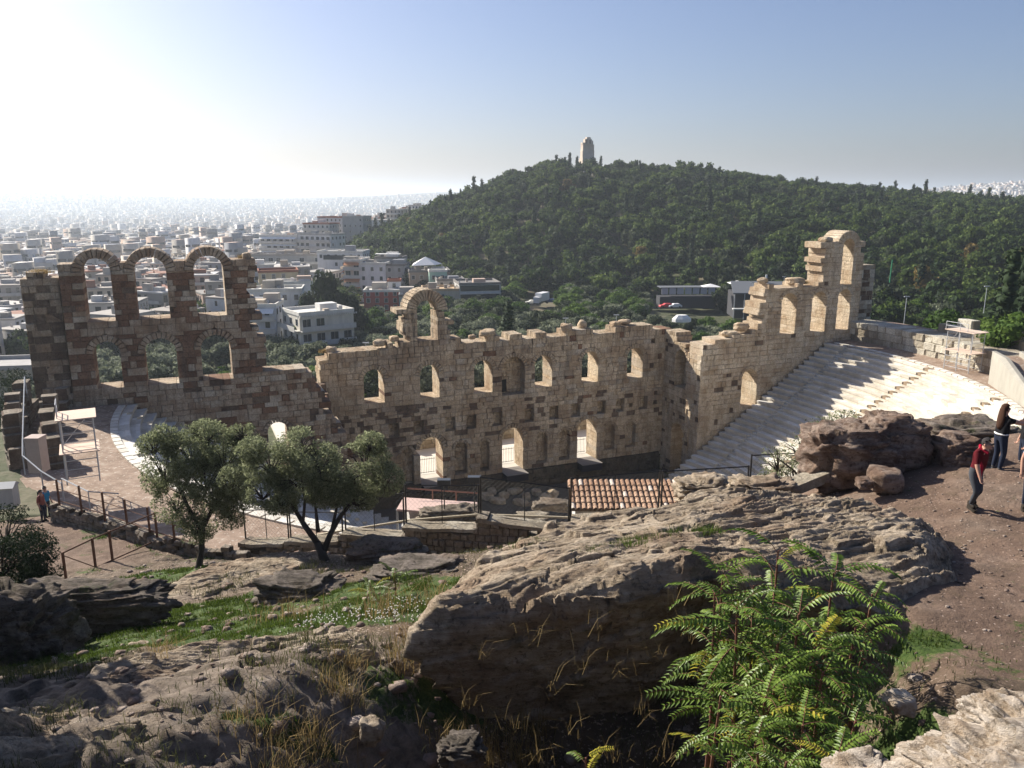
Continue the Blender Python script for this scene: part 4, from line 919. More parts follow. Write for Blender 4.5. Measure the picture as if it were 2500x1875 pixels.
# far city as one mass
def citymass(name,n,r0,r1,seed,a0,a1,hs,label,zoff=0,filt=None,sm=1.):
    g_=np.random.default_rng(seed); r_=r0*(r1/r0)**g_.random(n); a_=g_.uniform(a0,a1,n); y_=r_/np.sqrt(1+a_*a_); x_=a_*y_
    if filt is not None: m_=filt(x_,y_,a_,r_); x_,y_,r_=x_[m_],y_[m_],r_[m_]
    n=len(x_); z_=ground(x_,y_); w_=g_.uniform(3.2,6.6,n)*(1+r_/9000); w_=w_*sm*np.interp(r_,[470,1300],[.72,1]); d_=g_.uniform(3.2,6,n)*(1+r_/9000)*sm; h_=g_.uniform(*hs,n)*(1+.8*(g_.random(n)<.05)); q=g_.choice([.2,-.35,.6],n)+g_.normal(0,.05,n)
    c,s_=np.cos(q),np.sin(q); cx=np.array([-1,1,1,-1,-1,1,1,-1]);cy=np.array([-1,-1,1,1,-1,-1,1,1]);cz=np.array([0,0,0,0,1,1,1,1])
    X_=x_[:,None]+(cx*w_[:,None])*c[:,None]-(cy*d_[:,None])*s_[:,None]; Y_=y_[:,None]+(cx*w_[:,None])*s_[:,None]+(cy*d_[:,None])*c[:,None]; Z_=z_[:,None]-4+cz*(h_[:,None]+4)
    F=np.array([[4,5,6,7],[0,1,5,4],[1,2,6,5],[2,3,7,6],[3,0,4,7]]); Fa=(F[None]+(np.arange(n)*8)[:,None,None]).reshape(-1,4)
    nb=np.where(r_<1700)[0]; WV=[];
    for fz in (.30,.55,.80):
        for (i0,i1) in ((0,1),(1,2),(2,3),(3,0)):
            p0=np.stack([X_[nb,i0],Y_[nb,i0]],1); p1=np.stack([X_[nb,i1],Y_[nb,i1]],1); d=(p1-p0); nn=np.stack([d[:,1],-d[:,0]],1); nn/=np.linalg.norm(nn,axis=1)[:,None]; a0_=p0+d*.1+nn*.12; a1_=p0+d*.9+nn*.12
            zb=z_[nb]+h_[nb]*fz-.75; WV.append(np.stack([np.c_[a0_,zb],np.c_[a1_,zb],np.c_[a1_,zb+1.5],np.c_[a0_,zb+1.5]],1).reshape(-1,3))
    if len(nb): WV=np.concatenate(WV); obj('far_windows',npmesh('far_windows',WV,np.arange(len(WV)).reshape(-1,4),M['glass']),label='dark window bands of the distant city buildings',kind='stuff')
    t=np.repeat(g_.random(n),5); t=np.where(np.tile(np.arange(5)==0,n),np.repeat(g_.uniform(.25,.8,n),5),t)
    return obj(name,npmesh(name,np.stack([X_,Y_,Z_],-1).reshape(-1,3),Fa,M['wallv'],False,{'tint':('FACE',t)}),label=label,kind='stuff')
citymass('far_city',24000,470,5800,8,-.85,.06,(5,13),'hazy mass of distant city buildings below the bright horizon',filt=lambda x_,y_,a_,r_:((a_<-.02)|(r_>1500))&((r_>900)|(a_<-.31)),sm=.85)
citymass('far_hill_city',5000,2500,4200,9,.36,.75,(5,9),'pale hillside suburb fading into haze at the far right',sm=.75)
g_=np.random.default_rng(4)
pts=[]
for i in range(2600):
    r_=200*(20**g_.random()); a_=g_.uniform(-.82,-.2 if r_<700 else -.02); y_=r_/math.sqrt(1+a_*a_); x_=a_*y_
    if r_<1500 or g_.random()<.5: pts.append((x_,y_,r_))
zz=ground(np.array([p[0] for p in pts]),np.array([p[1] for p in pts]))
gnstuff('street_trees',[(p[0],p[1],z_-1,g_.integers(0,8),g_.uniform(3,5)*(1+p[2]/2500),g_.uniform(4,7),g_.uniform(0,6)) for p,z_ in zip(pts,zz)],[o for (kd,mn),o in pk if kd in('oak','pine','brown')] or [pk[0][1]],'dark trees scattered between the city buildings')
# ---------------- foreground rock, walls, fences, huts ----------------
def rocky(name,c1,c2,c3,moss=.4,sc=1.6):
    k=NT(name); p=k.pos(); n1=k.noise(p,sc,8,.72); n2=k.noise(k.map(p,(1.2,4,6),(.2,.1,.2)),1.7,7,.75)
    c=k.ramp(k.math('ADD',k.math('MULTIPLY',n1,.55),k.math('MULTIPLY',n2,.45)),[(.32,c3),(.45,c1),(.56,c2),(.68,tuple(min(1,x*1.25) for x in c2))])
    c=k.mix(k.ramp(k.noise(p,.5,3,.5),[(.5,0.),(.66,.5)]),c,(.27,.18,.12))
    c=k.mix(k.ramp(k.noise(p,1.1,6,.8),[(.56,0.),(.66,moss)]),c,(.05,.07,.025))
    c=k.mix(k.ramp(k.noise(p,9,5,.7),[(.36,.7),(.46,0.)]),c,tuple(x*.35 for x in c1))
    h=k.math('ADD',k.math('MULTIPLY',n2,1.),k.math('MULTIPLY',k.noise(p,7,8,.8),.6))
    return k.done(c,h,1.,.10,.92,.12)
M['rock']=rocky('banded_limestone',(.27,.212,.15),(.47,.39,.295),(.095,.07,.05))
M['rockred']=rocky('reddish_boulder_rock',(.15,.10,.075),(.30,.235,.19),(.07,.045,.035),.2)
M['rockpale']=rocky('pale_quartz_rock',(.42,.33,.24),(.66,.58,.49),(.2,.13,.09),.05,2.6)
M['rockgrey']=rocky('grey_lichen_rock',(.10,.085,.068),(.20,.17,.145),(.04,.033,.028),.8)
def ridged(x,y,z,o,seed):
    s=0;a=1;f=1
    for i in range(o): s=s+a*(1-np.abs(vn(x*f,y*f,z*f,seed+i*13))*2); a*=.5; f*=2.1
    return s
def outcrop(name,label,rim,inner,mat,flare=.5,depth=2.6,nang=620,nf=120,ns=40,under=None,amp=1.,cat='rock outcrop',seed=1):
    R_=np.array([at(*q) for q in rim]); I_=np.array([at(*q) for q in inner]); f=rbf(list(R_)+list(I_),.004)
    c=R_[:,:2].mean(0); ang=np.arctan2(R_[:,1]-c[1],R_[:,0]-c[0]); rr=np.hypot(R_[:,0]-c[0],R_[:,1]-c[1]); o_=np.argsort(ang); ang,rr=ang[o_],rr[o_]
    A=np.concatenate([ang-2*np.pi,ang,ang+2*np.pi]); B=np.concatenate([rr]*3)
    th=np.linspace(-np.pi,np.pi,nang,endpoint=True); rb=np.interp(th,A,B)
    kk=np.hanning(13); kk/=kk.sum(); rb=np.convolve(np.concatenate([rb[-7:-1],rb,rb[1:7]]),kk,'same')[6:-6]
    rb=rb*(1+.05*fbm(np.cos(th)*3,np.sin(th)*3,th*0+seed,3,seed)); rb[-1]=rb[0]
    fr=np.linspace(0,1,nf)**.75; T,Fq=np.meshgrid(th,fr,indexing='ij'); RB=np.repeat(rb[:,None],nf,1)
    X=c[0]+np.cos(T)*RB*Fq; Y=c[1]+np.sin(T)*RB*Fq; Z=f(X,Y)-.35*sst(.86,1.0,Fq)**2
    d=np.linspace(.06,1,ns)*depth; T2,D2=np.meshgrid(th,d,indexing='ij'); RB2=np.repeat(rb[:,None],ns,1)
    fl=flare if under is None else flare+(under-flare)*sst(.15,.6,-np.sin(T2+.15))
    off=D2*fl; X2=c[0]+np.cos(T2)*(RB2+off); Y2=c[1]+np.sin(T2)*(RB2+off); Z2=np.repeat(Z[:,-1:],ns,1)-D2
    NXs=np.concatenate([0*T,np.cos(T2)],1); NYs=np.concatenate([0*T,np.sin(T2)],1); NZ=np.concatenate([np.ones_like(T),0*T2+.1],1)
    X=np.concatenate([X,X2],1);Y=np.concatenate([Y,Y2],1);Z=np.concatenate([Z,Z2],1)
    w_=(Y*1.15-X*.42+Z*1.15+.14*fbm(X*.8,Y*.8,Z*.8,3,seed+5))*2.4; saw=w_-np.floor(w_); saw=np.where(saw<.82,saw/.82,(1-saw)/.18)
    w2=(Y*1.15-X*.42+Z*1.3+.07*fbm(X*1.5,Y*1.5,Z,3,seed+6))*8.5; s2=w2-np.floor(w2)
    us=X*.96+Y*.22+.25*fbm(X,Y,Z,2,seed+20); L1=np.floor(w_*1.0); L2=np.floor(w2*.6); bk1=hsh(np.floor(us*.5+L1*.37),L1,L1*0,seed+21); bk2=hsh(np.floor(us*1.6+L2*.61),L2,L2*0,seed+22); pm=.35+.65*sst(-.5,.4,fbm(X*1.3,Y*1.3,Z*1.3,3,seed+8)); dd=amp*(.10*saw*pm+.060*s2*pm+.09*fbm(X*.4,Y*.6,Z*.6,2,seed)+.03*fbm(X*2.2,Y*8,Z*8,4,seed+1)+.008*np.minimum(ridged(X*2,Y*3,Z*3,3,seed+2),.9)+.085*bk1+.05*bk2)
    X=X+NXs*dd*1.3;Y=Y+NYs*dd*1.3;Z=Z+NZ*dd
    F=gridfaces(nang,nf+ns); me=npmesh(name,np.stack([X,Y,Z],-1).reshape(-1,3),F,mat,True); o=obj(name,me,label=label,cat=cat); return o,f,(c,th,rb)
rim=[(984,1532,13.2),(1030,1478,14),(1100,1432,14.8),(1155,1385,16),(1200,1335,17.6),(1300,1296,18.6),(1390,1275,19),(1480,1256,19.2),(1570,1240,19.3),(1650,1222,19.4),(1710,1192,19.6),(1850,1190,19.6),(1960,1205,19),(2060,1210,18.6),(2150,1222,18.2),(2230,1245,17),(2300,1300,15.2),(2335,1370,13.9),(2320,1440,12.9),(2200,1450,12.3),(2050,1425,12.2),(1900,1405,12.2),(1738,1378,12.5),(1627,1392,12.4),(1463,1414,12.6),(1342,1436,12.7),(1200,1450,13.),(1080,1490,13.1)]
inn=[(1300,1380,14.6),(1500,1335,15.6),(1500,1290,17.3),(1700,1300,15.8),(1700,1240,18),(1900,1290,15.6),(1960,1240,17.6),(2100,1330,14.4),(2230,1330,14.2),(2130,1260,16.8),(1850,1350,13.8),(1150,1440,14.2)]
oc,Of,_=outcrop('rock_outcrop','long banded limestone outcrop with flaking lit top and dark undercut face',rim,inn,M['rock'],.55,4.3,760,130,62,under=-.62)
def boulder(name,label,px,py,t,r,seed,mat,sub=4,rough=.3,rz=0,sc=1.3,cat='boulder',dz=0,group=None):
    me=rockmesh(name,seed,mat,sub,rough,sc); 
    if sub>=4: me.polygons.foreach_set('use_smooth',[True]*len(me.polygons))
    o=obj(name,me,None,tuple(at(px,py,t)+np.array([0,0,dz])),rz); o.scale=r; tag(o,label,cat,group); return o
boulder('boulder','big reddish boulder with a pinkish top left of the path, tallest of the pair',2175,1092,22,(.92,.9,.95),3,M['rockred'],5,.22)
boulder('boulder','big low reddish boulder, left half of the pair beside the leaning slab',2060,1115,21.6,(1.05,.95,.85),8,M['rockred'],5,.3)
boulder('boulder','dark squarish boulder between the boulder pair and the man in red',2345,1130,21.2,(.7,.65,.7),12,M['rockred'],5,.22)
boulder('boulder','sunlit grey-tan rock hump behind the man in red',2360,1085,25,(1.35,1.1,.75),14,M['rockgrey'],5,.3)
boulder('boulder','small tan boulder lying in front of the big reddish pair',2158,1172,19.9,(.42,.4,.34),16,M['rockred'],4,.25)
boulder('boulder','tiny tan stone beside the small boulder in front of the pair',2110,1180,19.6,(.2,.2,.14),18,M['rockred'],3,.25)
boulder('boulder','brown craggy rock knob on the left end of the skyline ridge',1712,1205,20.4,(.5,.5,.36),21,M['rock'],5,.4)
boulder('boulder','brown craggy rock knob under the last fence post',1855,1205,20.8,(.7,.6,.38),22,M['rock'],5,.4)
boulder('boulder','pale layered rock filling the lower right corner',2530,2000,4.7,(.62,.5,.42),31,M['rockpale'],6,.3,sc=1.6)
boulder('boulder','pale rounded rock behind the lower right corner rock',2510,1800,6.0,(.36,.34,.24),32,M['rockpale'],6,.28,sc=1.6)
boulder('boulder','small white rock at the bottom edge right of the fern-leaved plants',2100,1925,5.4,(.22,.2,.2),33,M['rockpale'],5,.25)
boulder('boulder','white stone lying on the grass near the corner rocks',2193,1717,9.6,(.19,.14,.11),34,M['rockpale'],4,.3)
boulder('boulder','small white stone on the bare path ground',2343,1617,11.3,(.09,.09,.08),35,M['rockpale'],3,.25)
boulder('boulder','dark mossy rock mound under the olive tree right of the trunk',735,1455,22.6,(1.0,.7,.5),41,M['rockgrey'],5,.35)
boulder('boulder','dark rock mound with grass behind the long outcrop tip',1020,1405,23.5,(1.3,.8,.42),42,M['rockgrey'],5,.35)
boulder('boulder','rounded grey boulder at the foot of the fence wall',945,1355,28,(1.15,.7,.45),43,M['rockgrey'],5,.3)
boulder('boulder','dark flat-topped rock just right of the single olive trunk',565,1437,26.6,(.6,.5,.35),44,M['rockgrey'],4,.3)
boulder('boulder','low lumpy rock at the foot of the single olive trunk',500,1440,27,(.7,.5,.25),45,M['rockgrey'],4,.3)
boulder('boulder','long dark rock ledge with a grey lit top at the left',215,1480,21.5,(1.9,.7,.55),46,M['rockgrey'],6,.28,rz=.1)
boulder('boulder','dark rock face at the far left edge',30,1560,18.8,(1.3,1.0,1.1),47,M['rockgrey'],6,.3)
boulder('boulder','brown rock lump in the shaded grass hollow',338,1603,18.2,(.35,.3,.22),48,M['rock'],4,.35)
boulder('boulder','pinkish pointed stone on the dry grass slope',905,1785,11.2,(.17,.14,.18),49,M['rock'],4,.3)
boulder('boulder','layered stone cluster in the shade below the dry grass',1130,1835,10.6,(.24,.2,.17),50,M['rockgrey'],5,.4)
# leaning slab
b=MB(); b.box(-.75,.75,-.33,.33,-.12,.12)
o=b.build('stone_slab',M['outer'],label='flat grey stone slab leaning at the foot of the left boulder',cat='stone slab'); o.location=tuple(at(1950,1182,21)); o.rotation_euler=(rad(-8),rad(-12),rad(22))
# left lit rock slope as an outcrop of its own
rim2=[(-60,1800,9.6),(60,1755,11.2),(200,1690,12.6),(320,1640,13.6),(480,1600,14.4),(640,1575,15),(780,1560,15.4),(920,1572,15),(945,1610,14.1),(830,1650,13.2),(760,1700,12.3),(640,1760,11.3),(500,1800,10.4),(350,1860,9.6),(150,1900,8.9),(-60,1920,8.6)]
oc2,_,_=outcrop('rock_slope','broad pinkish rock slope with dry tufts in the lower left',rim2,[(300,1740,11.4),(600,1660,13),(100,1820,10.2),(780,1610,14)],M['rock'],.5,1.5,700,130,26,under=.25,amp=1.1,seed=9); oc2.location.z=.2
rim3=[(370,1470,25.2),(480,1400,26.8),(560,1375,27.6),(680,1362,28),(760,1380,27.2),(700,1410,26),(560,1440,25.6),(450,1475,24.6)]
oc3,_,_=outcrop('rock_slope','pale tilted rock bed between the single olive and the low wall',rim3,[(560,1405,26.6),(650,1385,27)],M['rock'],.9,1.2,260,40,10,amp=.6,seed=14); oc3.location.z=.1
# ---- fence line ----
def cyl(px,py,R):
    r=(px-1250)/FPX; u=-(py-937.5)/FPX; d=np.array([r,cp+u*sp,-sp+u*cp]); a=d[:2]@d[:2]; b_=-2*d[:2]@CC; c=CC@CC-R*R
    l=(-b_-math.sqrt(max(0,b_*b_-4*a*c)))/(2*a); return d*l+np.array([0,0,HC])
RF=45.6
panels=[(600,1247,1318,705,1243,1317),(710,1250,1312,837,1252,1311),(844,1208,1293,987,1205,1300),(992,1185,1277,1169,1185,1280),(1174,1165,1257,1388,1192,1286),(1393,1168,1262,1607,1150,1246),(1614,1151,1240,1822,1139,1228),(1829,1112,1205,1962,1105,1198)]
fe=empty('wire_fence','black framed wire mesh fence standing on the stepped stone wall','fence',tuple(cyl(1000,1290,RF))); fl_=Vector(fe.location)
def rel(p): return tuple(Vector(tuple(p))-fl_)
capz=[]
for (xl,tl,bl_,xr,tr,br) in panels:
    A_,B_=cyl(xl,bl_,RF),cyl(xr,br,RF); At,Bt=A_.copy(),B_.copy(); At[2]=cyl(xl,tl,RF)[2]; Bt[2]=cyl(xr,tr,RF)[2]
    capz.append((A_,B_))
    for lo,hi in ((A_,At),(B_,Bt)):
        b=MB(); q=lo.copy(); q[2]-=.45; b.tube([rel(q),rel(hi+np.array([0,0,.04]))],.04,5); b.build('post',M['iron'],fe)
    for lo,hi in ((A_,B_),(At,Bt)): b=MB(); b.tube([rel(lo),rel(hi)],.028,5); b.build('rail',M['iron'],fe)
    b=MB(); b.tube([rel((A_+B_)/2),rel((At+Bt)/2)],.02,4); b.build('upright',M['iron'],fe)
    b=MB(); W_=np.linalg.norm(B_-A_); H_=At[2]-A_[2]; n=int((W_+H_)/.2)
    for i in range(1,n):
        u0=i*.2
        for sgn in (0,1):
            p0=(min(u0,W_),max(0,u0-W_)); p1=(max(0,u0-H_),min(u0,H_))
            pp=[]
            for (uu,vv) in (p0,p1):
                q=uu/W_; q=1-q if sgn else q; base=A_*(1-q)+B_*q; top_=At*(1-q)+Bt*q; pp.append(rel(base+(top_-base)*min(1,vv/H_)))
            b.tube(pp,.0028,3,False)
    b.build('wire_mesh',M['iron'],fe,kind='stuff')
# stepped wall under the fence
def th_of(p): dx,dy=p[0]-CC[0],p[1]-CC[1]; return math.atan2(dx*N[0]+dy*N[1],dx*U[0]+dy*U[1])
RW=46.1; segs=[]
for (A_,B_) in capz: segs.append((th_of(A_)*RW,th_of(B_)*RW,A_[2]-.12,B_[2]-.12))
def fwtop(a_):
    for a0,a1,z0,z1 in segs:
        if a1-.12<=a_<=a0+.12: q=(a_-a0)/(a1-a0); return z0+(z1-z0)*min(1,max(0,q))
    return 0
amin=min(s_[1] for s_ in segs); amax=max(s_[0] for s_ in segs)
OUTW=lambda R:(lambda a_,k,z: CP(R+k,a_/R,z))
wall('fence_base_wall','stepped rubble stone wall with pale capping carrying the wire fence','stone wall',OUTW(RW),amin,amax,15.2,fwtop,.75,[],61,M['rubble'],M['dark'],curved=True,ch=(.22,.34),bl=(.25,.6),rough=.05,maxparts=300)
b=MB(); capo=empty('wall_capping','pale mortar capping steps on top of the fence wall','capping',tuple(cyl(1000,1290,RW))); cl=Vector(capo.location)
for a0,a1,z0,z1 in segs:
    b=MB(); n=6; vs_=[]
    for i in range(n+1):
        q=i/n; a_=a0+(a1-a0)*q; z=z0+(z1-z0)*q
        for R_,zz in ((RW+.06,-.02),(RW+.04,.12),(RW-.4,.14),(RW-.8,.12),(RW-.82,-.02)): vs_.append(tuple(Vector(CP(R_,a_/RW,z+zz+.02*math.sin(i*2.1)))-cl))
    fs=[(i*5+j,i*5+j+1,(i+1)*5+j+1,(i+1)*5+j) for i in range(n) for j in range(4)]+[(4,3,2,1,0),tuple(n*5+j for j in range(5))]
    b.add(vs_,fs); b.build('capping_step',M['outer'],capo)
# pipe running behind the fence foot
b=MB(); b.tube([tuple(cyl(*q)) for q in ((640,1330,44.6),(820,1298,44.6),(1000,1270,44.6),(1170,1256,44.6),(1400,1264,44.6),(1480,1256,44.8))],.05,6)
b.build('beige_pipe',flat('beige_plastic',(.42,.36,.25),.6),smooth=True,label='long beige pipe running behind the foot of the wire fence',cat='pipe')
# ---- tiled hut ----
M['tile']=masonry('clay_tile',(.50,.32,.21),(.60,.42,.29),(.38,.22,.14),.1,3); M['tilew']=flat('whitewashed_tile',(.52,.44,.37)); M['hutw']=bmat('hut_plaster',(.55,.54,.50))
A_=at(1385,1173,40.6); B_=at(1690,1173,40.6); C_=at(1402,1243,38.3)
B_[2]=A_[2]; ux=(B_-A_); Lh=np.linalg.norm(ux); ux/=Lh; dn=C_-A_; dn-=ux*(dn@ux); Ld=np.linalg.norm(dn); dn/=Ld; up_=np.cross(ux,dn); up_=up_ if up_[2]>0 else -up_
hut=empty('tiled_hut','small white hut with a barrel-tiled clay roof behind the wire fence','hut',tuple(A_-np.array([0,0,2.2]))); hl=Vector(hut.location)
rg=random.Random(9); nt_=24; rows=5; pitch=Lh/nt_
def tilemesh(seed):
    b=MB(); n=5; l=Ld/rows+.08; r0,r1=pitch*.40,pitch*.47
    vs_=[];
    for j,(yy,r_,zz) in enumerate(((0,r0,.0),(l,r1,.035))):
        for rr_ in (r_,r_-.03):
            for i in range(n+1): t=math.pi*i/n; vs_.append((math.cos(t)*rr_,yy,math.sin(t)*rr_*.9+zz))
    m=n+1; fs=[]
    for i in range(n): fs+=[(i,i+1,2*m+i+1,2*m+i),(m+i+1,m+i,3*m+i,3*m+i+1),(2*m+i,2*m+i+1,3*m+i+1,3*m+i)]
    b.add(vs_,fs); return b
tm=[tilemesh(0).mesh('tile',M['tile']),tilemesh(0).mesh('tile',M['tilew'])]
rot=Matrix((tuple(ux),tuple(dn),tuple(up_))).transposed().to_4x4()
for i in range(nt_):
    for j in range(rows):
        o=bpy.data.objects.new('tile',tm[1 if rg.random()<.05 else 0]); link(o,hut)
        p=A_+ux*(i+.5)*pitch+dn*(j*Ld/rows); o.matrix_local=Matrix.Translation(Vector(tuple(p))-hl)@rot
def onr(u_,v_,h_=0): return tuple(Vector(tuple(A_+ux*u_+dn*v_+up_*h_))-hl)
b=MB(); b.box(0,Lh,0,Ld,-.12,.01,lambda x,y,z:onr(x,y,z)); b.build('roof_bed',M['core'],hut)
b=MB(); v0=[onr(.25,.25,-.13),onr(Lh-.25,.25,-.13),onr(Lh-.25,Ld-.35,-.13),onr(.25,Ld-.35,-.13)]; v1=[(p[0],p[1],-1.5) for p in v0]
b.add(v0+v1,[(0,1,5,4),(1,2,6,5),(2,3,7,6),(3,0,4,7)]); b.build('wall',M['hutw'],hut)
p=onr(1.0,Ld-.33,-.75); b=MB(); b.box(-.35,.35,-.2,.06,-.25,.1); o=b.build('vent_box',M['frame'],hut); o.location=p
# ---- flat pink shed ----
A_=at(985,1214,41.5); B_=at(1165,1226,40.5); C_=at(968,1243,38.8); D_=B_+(C_-A_)
sh=empty('flat_shed','low shed with a flat pinkish metal roof on posts behind the fence','shed',tuple(C_-np.array([0,0,2]))); sl=Vector(sh.location)
b=MB(); vs_=[tuple(Vector(tuple(p))-sl) for p in (A_,B_,D_,C_)]; vs_+=[(p[0],p[1],p[2]-.1) for p in vs_]; b.add(vs_,[(0,1,2,3),(7,6,5,4),(0,4,5,1),(1,5,6,2),(2,6,7,3),(3,7,4,0)]); b.build('roof',flat('pink_sheet_metal',(.50,.36,.31),.6,var=.1,scale=.8),sh)
for p in (C_,C_*.9+D_*.1,D_*.5+C_*.5,D_,A_): q=Vector(tuple(p))-sl; b=MB(); b.box(q.x-.05,q.x+.05,q.y+.1,q.y+.2,-.7,q.z-.1); b.build('post',M['grey'],sh)
b=MB(); q=Vector(tuple(A_))-sl; q2=Vector(tuple(D_))-sl; b.box(q.x+.3,q2.x-.3,q2.y+.5,q.y-.3,-.7,min(q.z,q2.z)-.25); b.build('wall',M['hutw'],sh)
b=MB(); P0,P1=at(995,1192,41),at(1170,1204,40.5)
fr=empty('handrail_frame','rusty pipe railing above the flat pinkish shed','railing',tuple(P0)); r0_=Vector(fr.location)
b.tube([(0,0,0),tuple(Vector(tuple(P1))-r0_)],.04,5); b.build('rail',flat('rusty_pipe',(.26,.14,.10)),fr)
for q in (0.35,.68): p=Vector(tuple(P1))-r0_; b=MB(); b.tube([tuple(p*q),tuple(p*q-Vector((0,0,.9)))],.035,5); b.build('post',bpy.data.materials['rusty_pipe'],fr)
boulder('rubble_heap','heap of grey rubble beside the pinkish shed behind the fence',1100,1262,37.6,(1.2,.6,.45),55,M['rubble'],5,.4,cat='rubble')
boulder('rubble_heap','sunlit flat rubble patch behind the fence left of the tiled hut',1300,1262,38.5,(.9,.5,.16),56,M['outer'],4,.35,cat='rubble')
boulder('rubble_heap','dark pile of loose stones left of the tiled hut roof',1345,1232,42,(1.0,.5,.28),57,M['rubble'],4,.45,cat='rubble')
for i,(px,py) in enumerate(((1084,1179),(1158,1172))):
    p=at(px,py,37.0); e_=empty('floodlight',['black floodlight box on a pole above the pinkish shed','second floodlight box, just left of the tall fence post'][i],'floodlight',(p[0],p[1],p[2]-2.6))
    b=MB(); b.tube([(0,0,0),(0,0,2.6)],.03,5); b.build('pole',M['iron'],e_)
    b=MB(); b.box(-.3,.3,-.16,.16,2.52,2.78); b.build('lamp_box',flat('lamp_casing_%d'%i,(.045,.05,.055),.4,.5),e_)
    b=MB(); b.box(-.27,.27,.161,.19,2.55,2.75); b.build('lamp_glass',M['glass'],e_)
# ---- left: path wall, fences ----
pw=[(-60,1185),(30,1200),(127,1230),(255,1268),(386,1316),(484,1342),(600,1350)]
PWp=[onz(px,py,z) for (px,py),z in zip(pw,(17.2,17.0,16.9,16.8,16.7,16.65,16.6))]
cum=[0]
for i in range(1,len(PWp)): cum.append(cum[-1]+np.linalg.norm(PWp[i][:2]-PWp[i-1][:2]))
def PWM(a_,k,z):
    i=max(0,min(len(cum)-2,next((j for j in range(len(cum)-1) if a_<cum[j+1]),len(cum)-2))); q=(a_-cum[i])/(cum[i+1]-cum[i]); d=PWp[i+1]-PWp[i]; n_=np.array([d[1],-d[0]])/np.hypot(d[0],d[1])
    p=PWp[i][:2]+d[:2]*q+n_*k; return (p[0],p[1],z)
wall('path_wall','low rubble wall with bright rounded capstones beside the left path','stone wall',PWM,cum[2]-.3,cum[-1],15.6,lambda a_:float(np.interp(a_,cum,[p[2] for p in PWp]))-.05,.5,[],62,M['rubble'],M['dark'],curved=True,ch=(.2,.3),bl=(.25,.5),rough=.06,maxparts=300)
M['rust']=flat('rusty_steel',(.12,.055,.03),.7)
def bar(parent,name,p,q,r_,mat=None): 
    b=MB(); l_=Vector(parent.location); b.tube([tuple(Vector(tuple(p))-l_),tuple(Vector(tuple(q))-l_)],r_,5); return b.build(name,mat or M['rust'],parent)
Zv=lambda p,z: np.array([p[0],p[1],p[2]+z])
gt=empty('rusty_gate_fence','low rusty frame fence crossing from the left path to the grass','fence',tuple(onz(163,1427,16.35)))
G_=[onz(px,py,16.35) for px,py in ((163,1427),(234,1390),(275,1371),(385,1322))]
for i,p in enumerate(G_): bar(gt,'post',Zv(p,-.1),Zv(p,1.45),.06)
for i in range(3): bar(gt,'rail',Zv(G_[i],.08),Zv(G_[i+1],.08),.035); bar(gt,'rail',Zv(G_[i],1.4),Zv(G_[i+1],1.4),.035)
bar(gt,'brace',Zv(G_[0],1.3),Zv(G_[1],.1),.02)
pf=empty('path_fence','rusty post and rail fence on the low wall beside the left path','fence',tuple(PWp[2]))
pts_=[Zv(np.array(PWM(a_,-.25,float(np.interp(a_,cum,[p[2] for p in PWp])))),0) for a_ in np.linspace(cum[2]+.2,cum[-2],7)]
for p in pts_: bar(pf,'post',Zv(p,-.3),Zv(p,1.25),.055)
for i in range(6): bar(pf,'rail',Zv(pts_[i],.12),Zv(pts_[i+1],.12),.03); bar(pf,'rail',Zv(pts_[i],.75),Zv(pts_[i+1],.75),.02)
hr=empty('steel_handrail','pale steel handrail descending past the ruins at the left edge','handrail',tuple(onz(150,1168,17.6)))
hp=[onz(60,920,20.5),onz(55,1075,18.6),onz(55,1112,18.2),onz(100,1150,17.9),onz(150,1180,17.7)]
for i in range(len(hp)-1): bar(hr,'rail',hp[i],hp[i+1],.035,M['grey'])
for p in hp: bar(hr,'post',p,Zv(p,-1.1),.035,M['grey'])
M['galv0']=flat('pale_steel',(.42,.43,.44),.6)
h2=empty('steel_handrail','bright steel handrail bars just right of the two people on the left path','handrail',tuple(onz(200,1200,17.2)))
hq=[onz(150,1168,17.6),onz(215,1200,17.5),onz(290,1205,17.2)]
for i in range(2): bar(h2,'rail',hq[i],hq[i+1],.035,M['galv0']); bar(h2,'post',hq[i],Zv(hq[i],-1.2),.03,M['galv0'])
# pillars
e_=empty('white_pillar','short white pillar with a metal lid at the left edge','pillar',tuple(onz(22,1237,16.1)),.2)
b=MB(); b.box(-.42,.42,-.4,.4,0,1.15); b.build('body',M['hutw'],e_); b=MB(); b.add([(-.5,-.48,1.15),(.5,-.48,1.15),(.5,.48,1.15),(-.5,.48,1.15),(-.5,0,1.38),(.5,0,1.38)],[(0,1,5,4),(2,3,4,5),(0,4,3),(1,2,5),(3,2,1,0)]); b.build('lid',M['grey'],e_)
e_=obj('stone_pillar',None); COL.objects.unlink(e_); bpy.data.objects.remove(e_)
b=MB(); b.box(-.42,.42,-.42,.42,0,2.1); b.box(-.45,.45,-.45,.45,2.1,2.22); o=b.build('stone_pillar',flat('pinkish_concrete',(.42,.34,.30)),label='pinkish square pillar behind the backpacked person at the left',cat='pillar'); o.location=tuple(onz(97,1150,15.6))
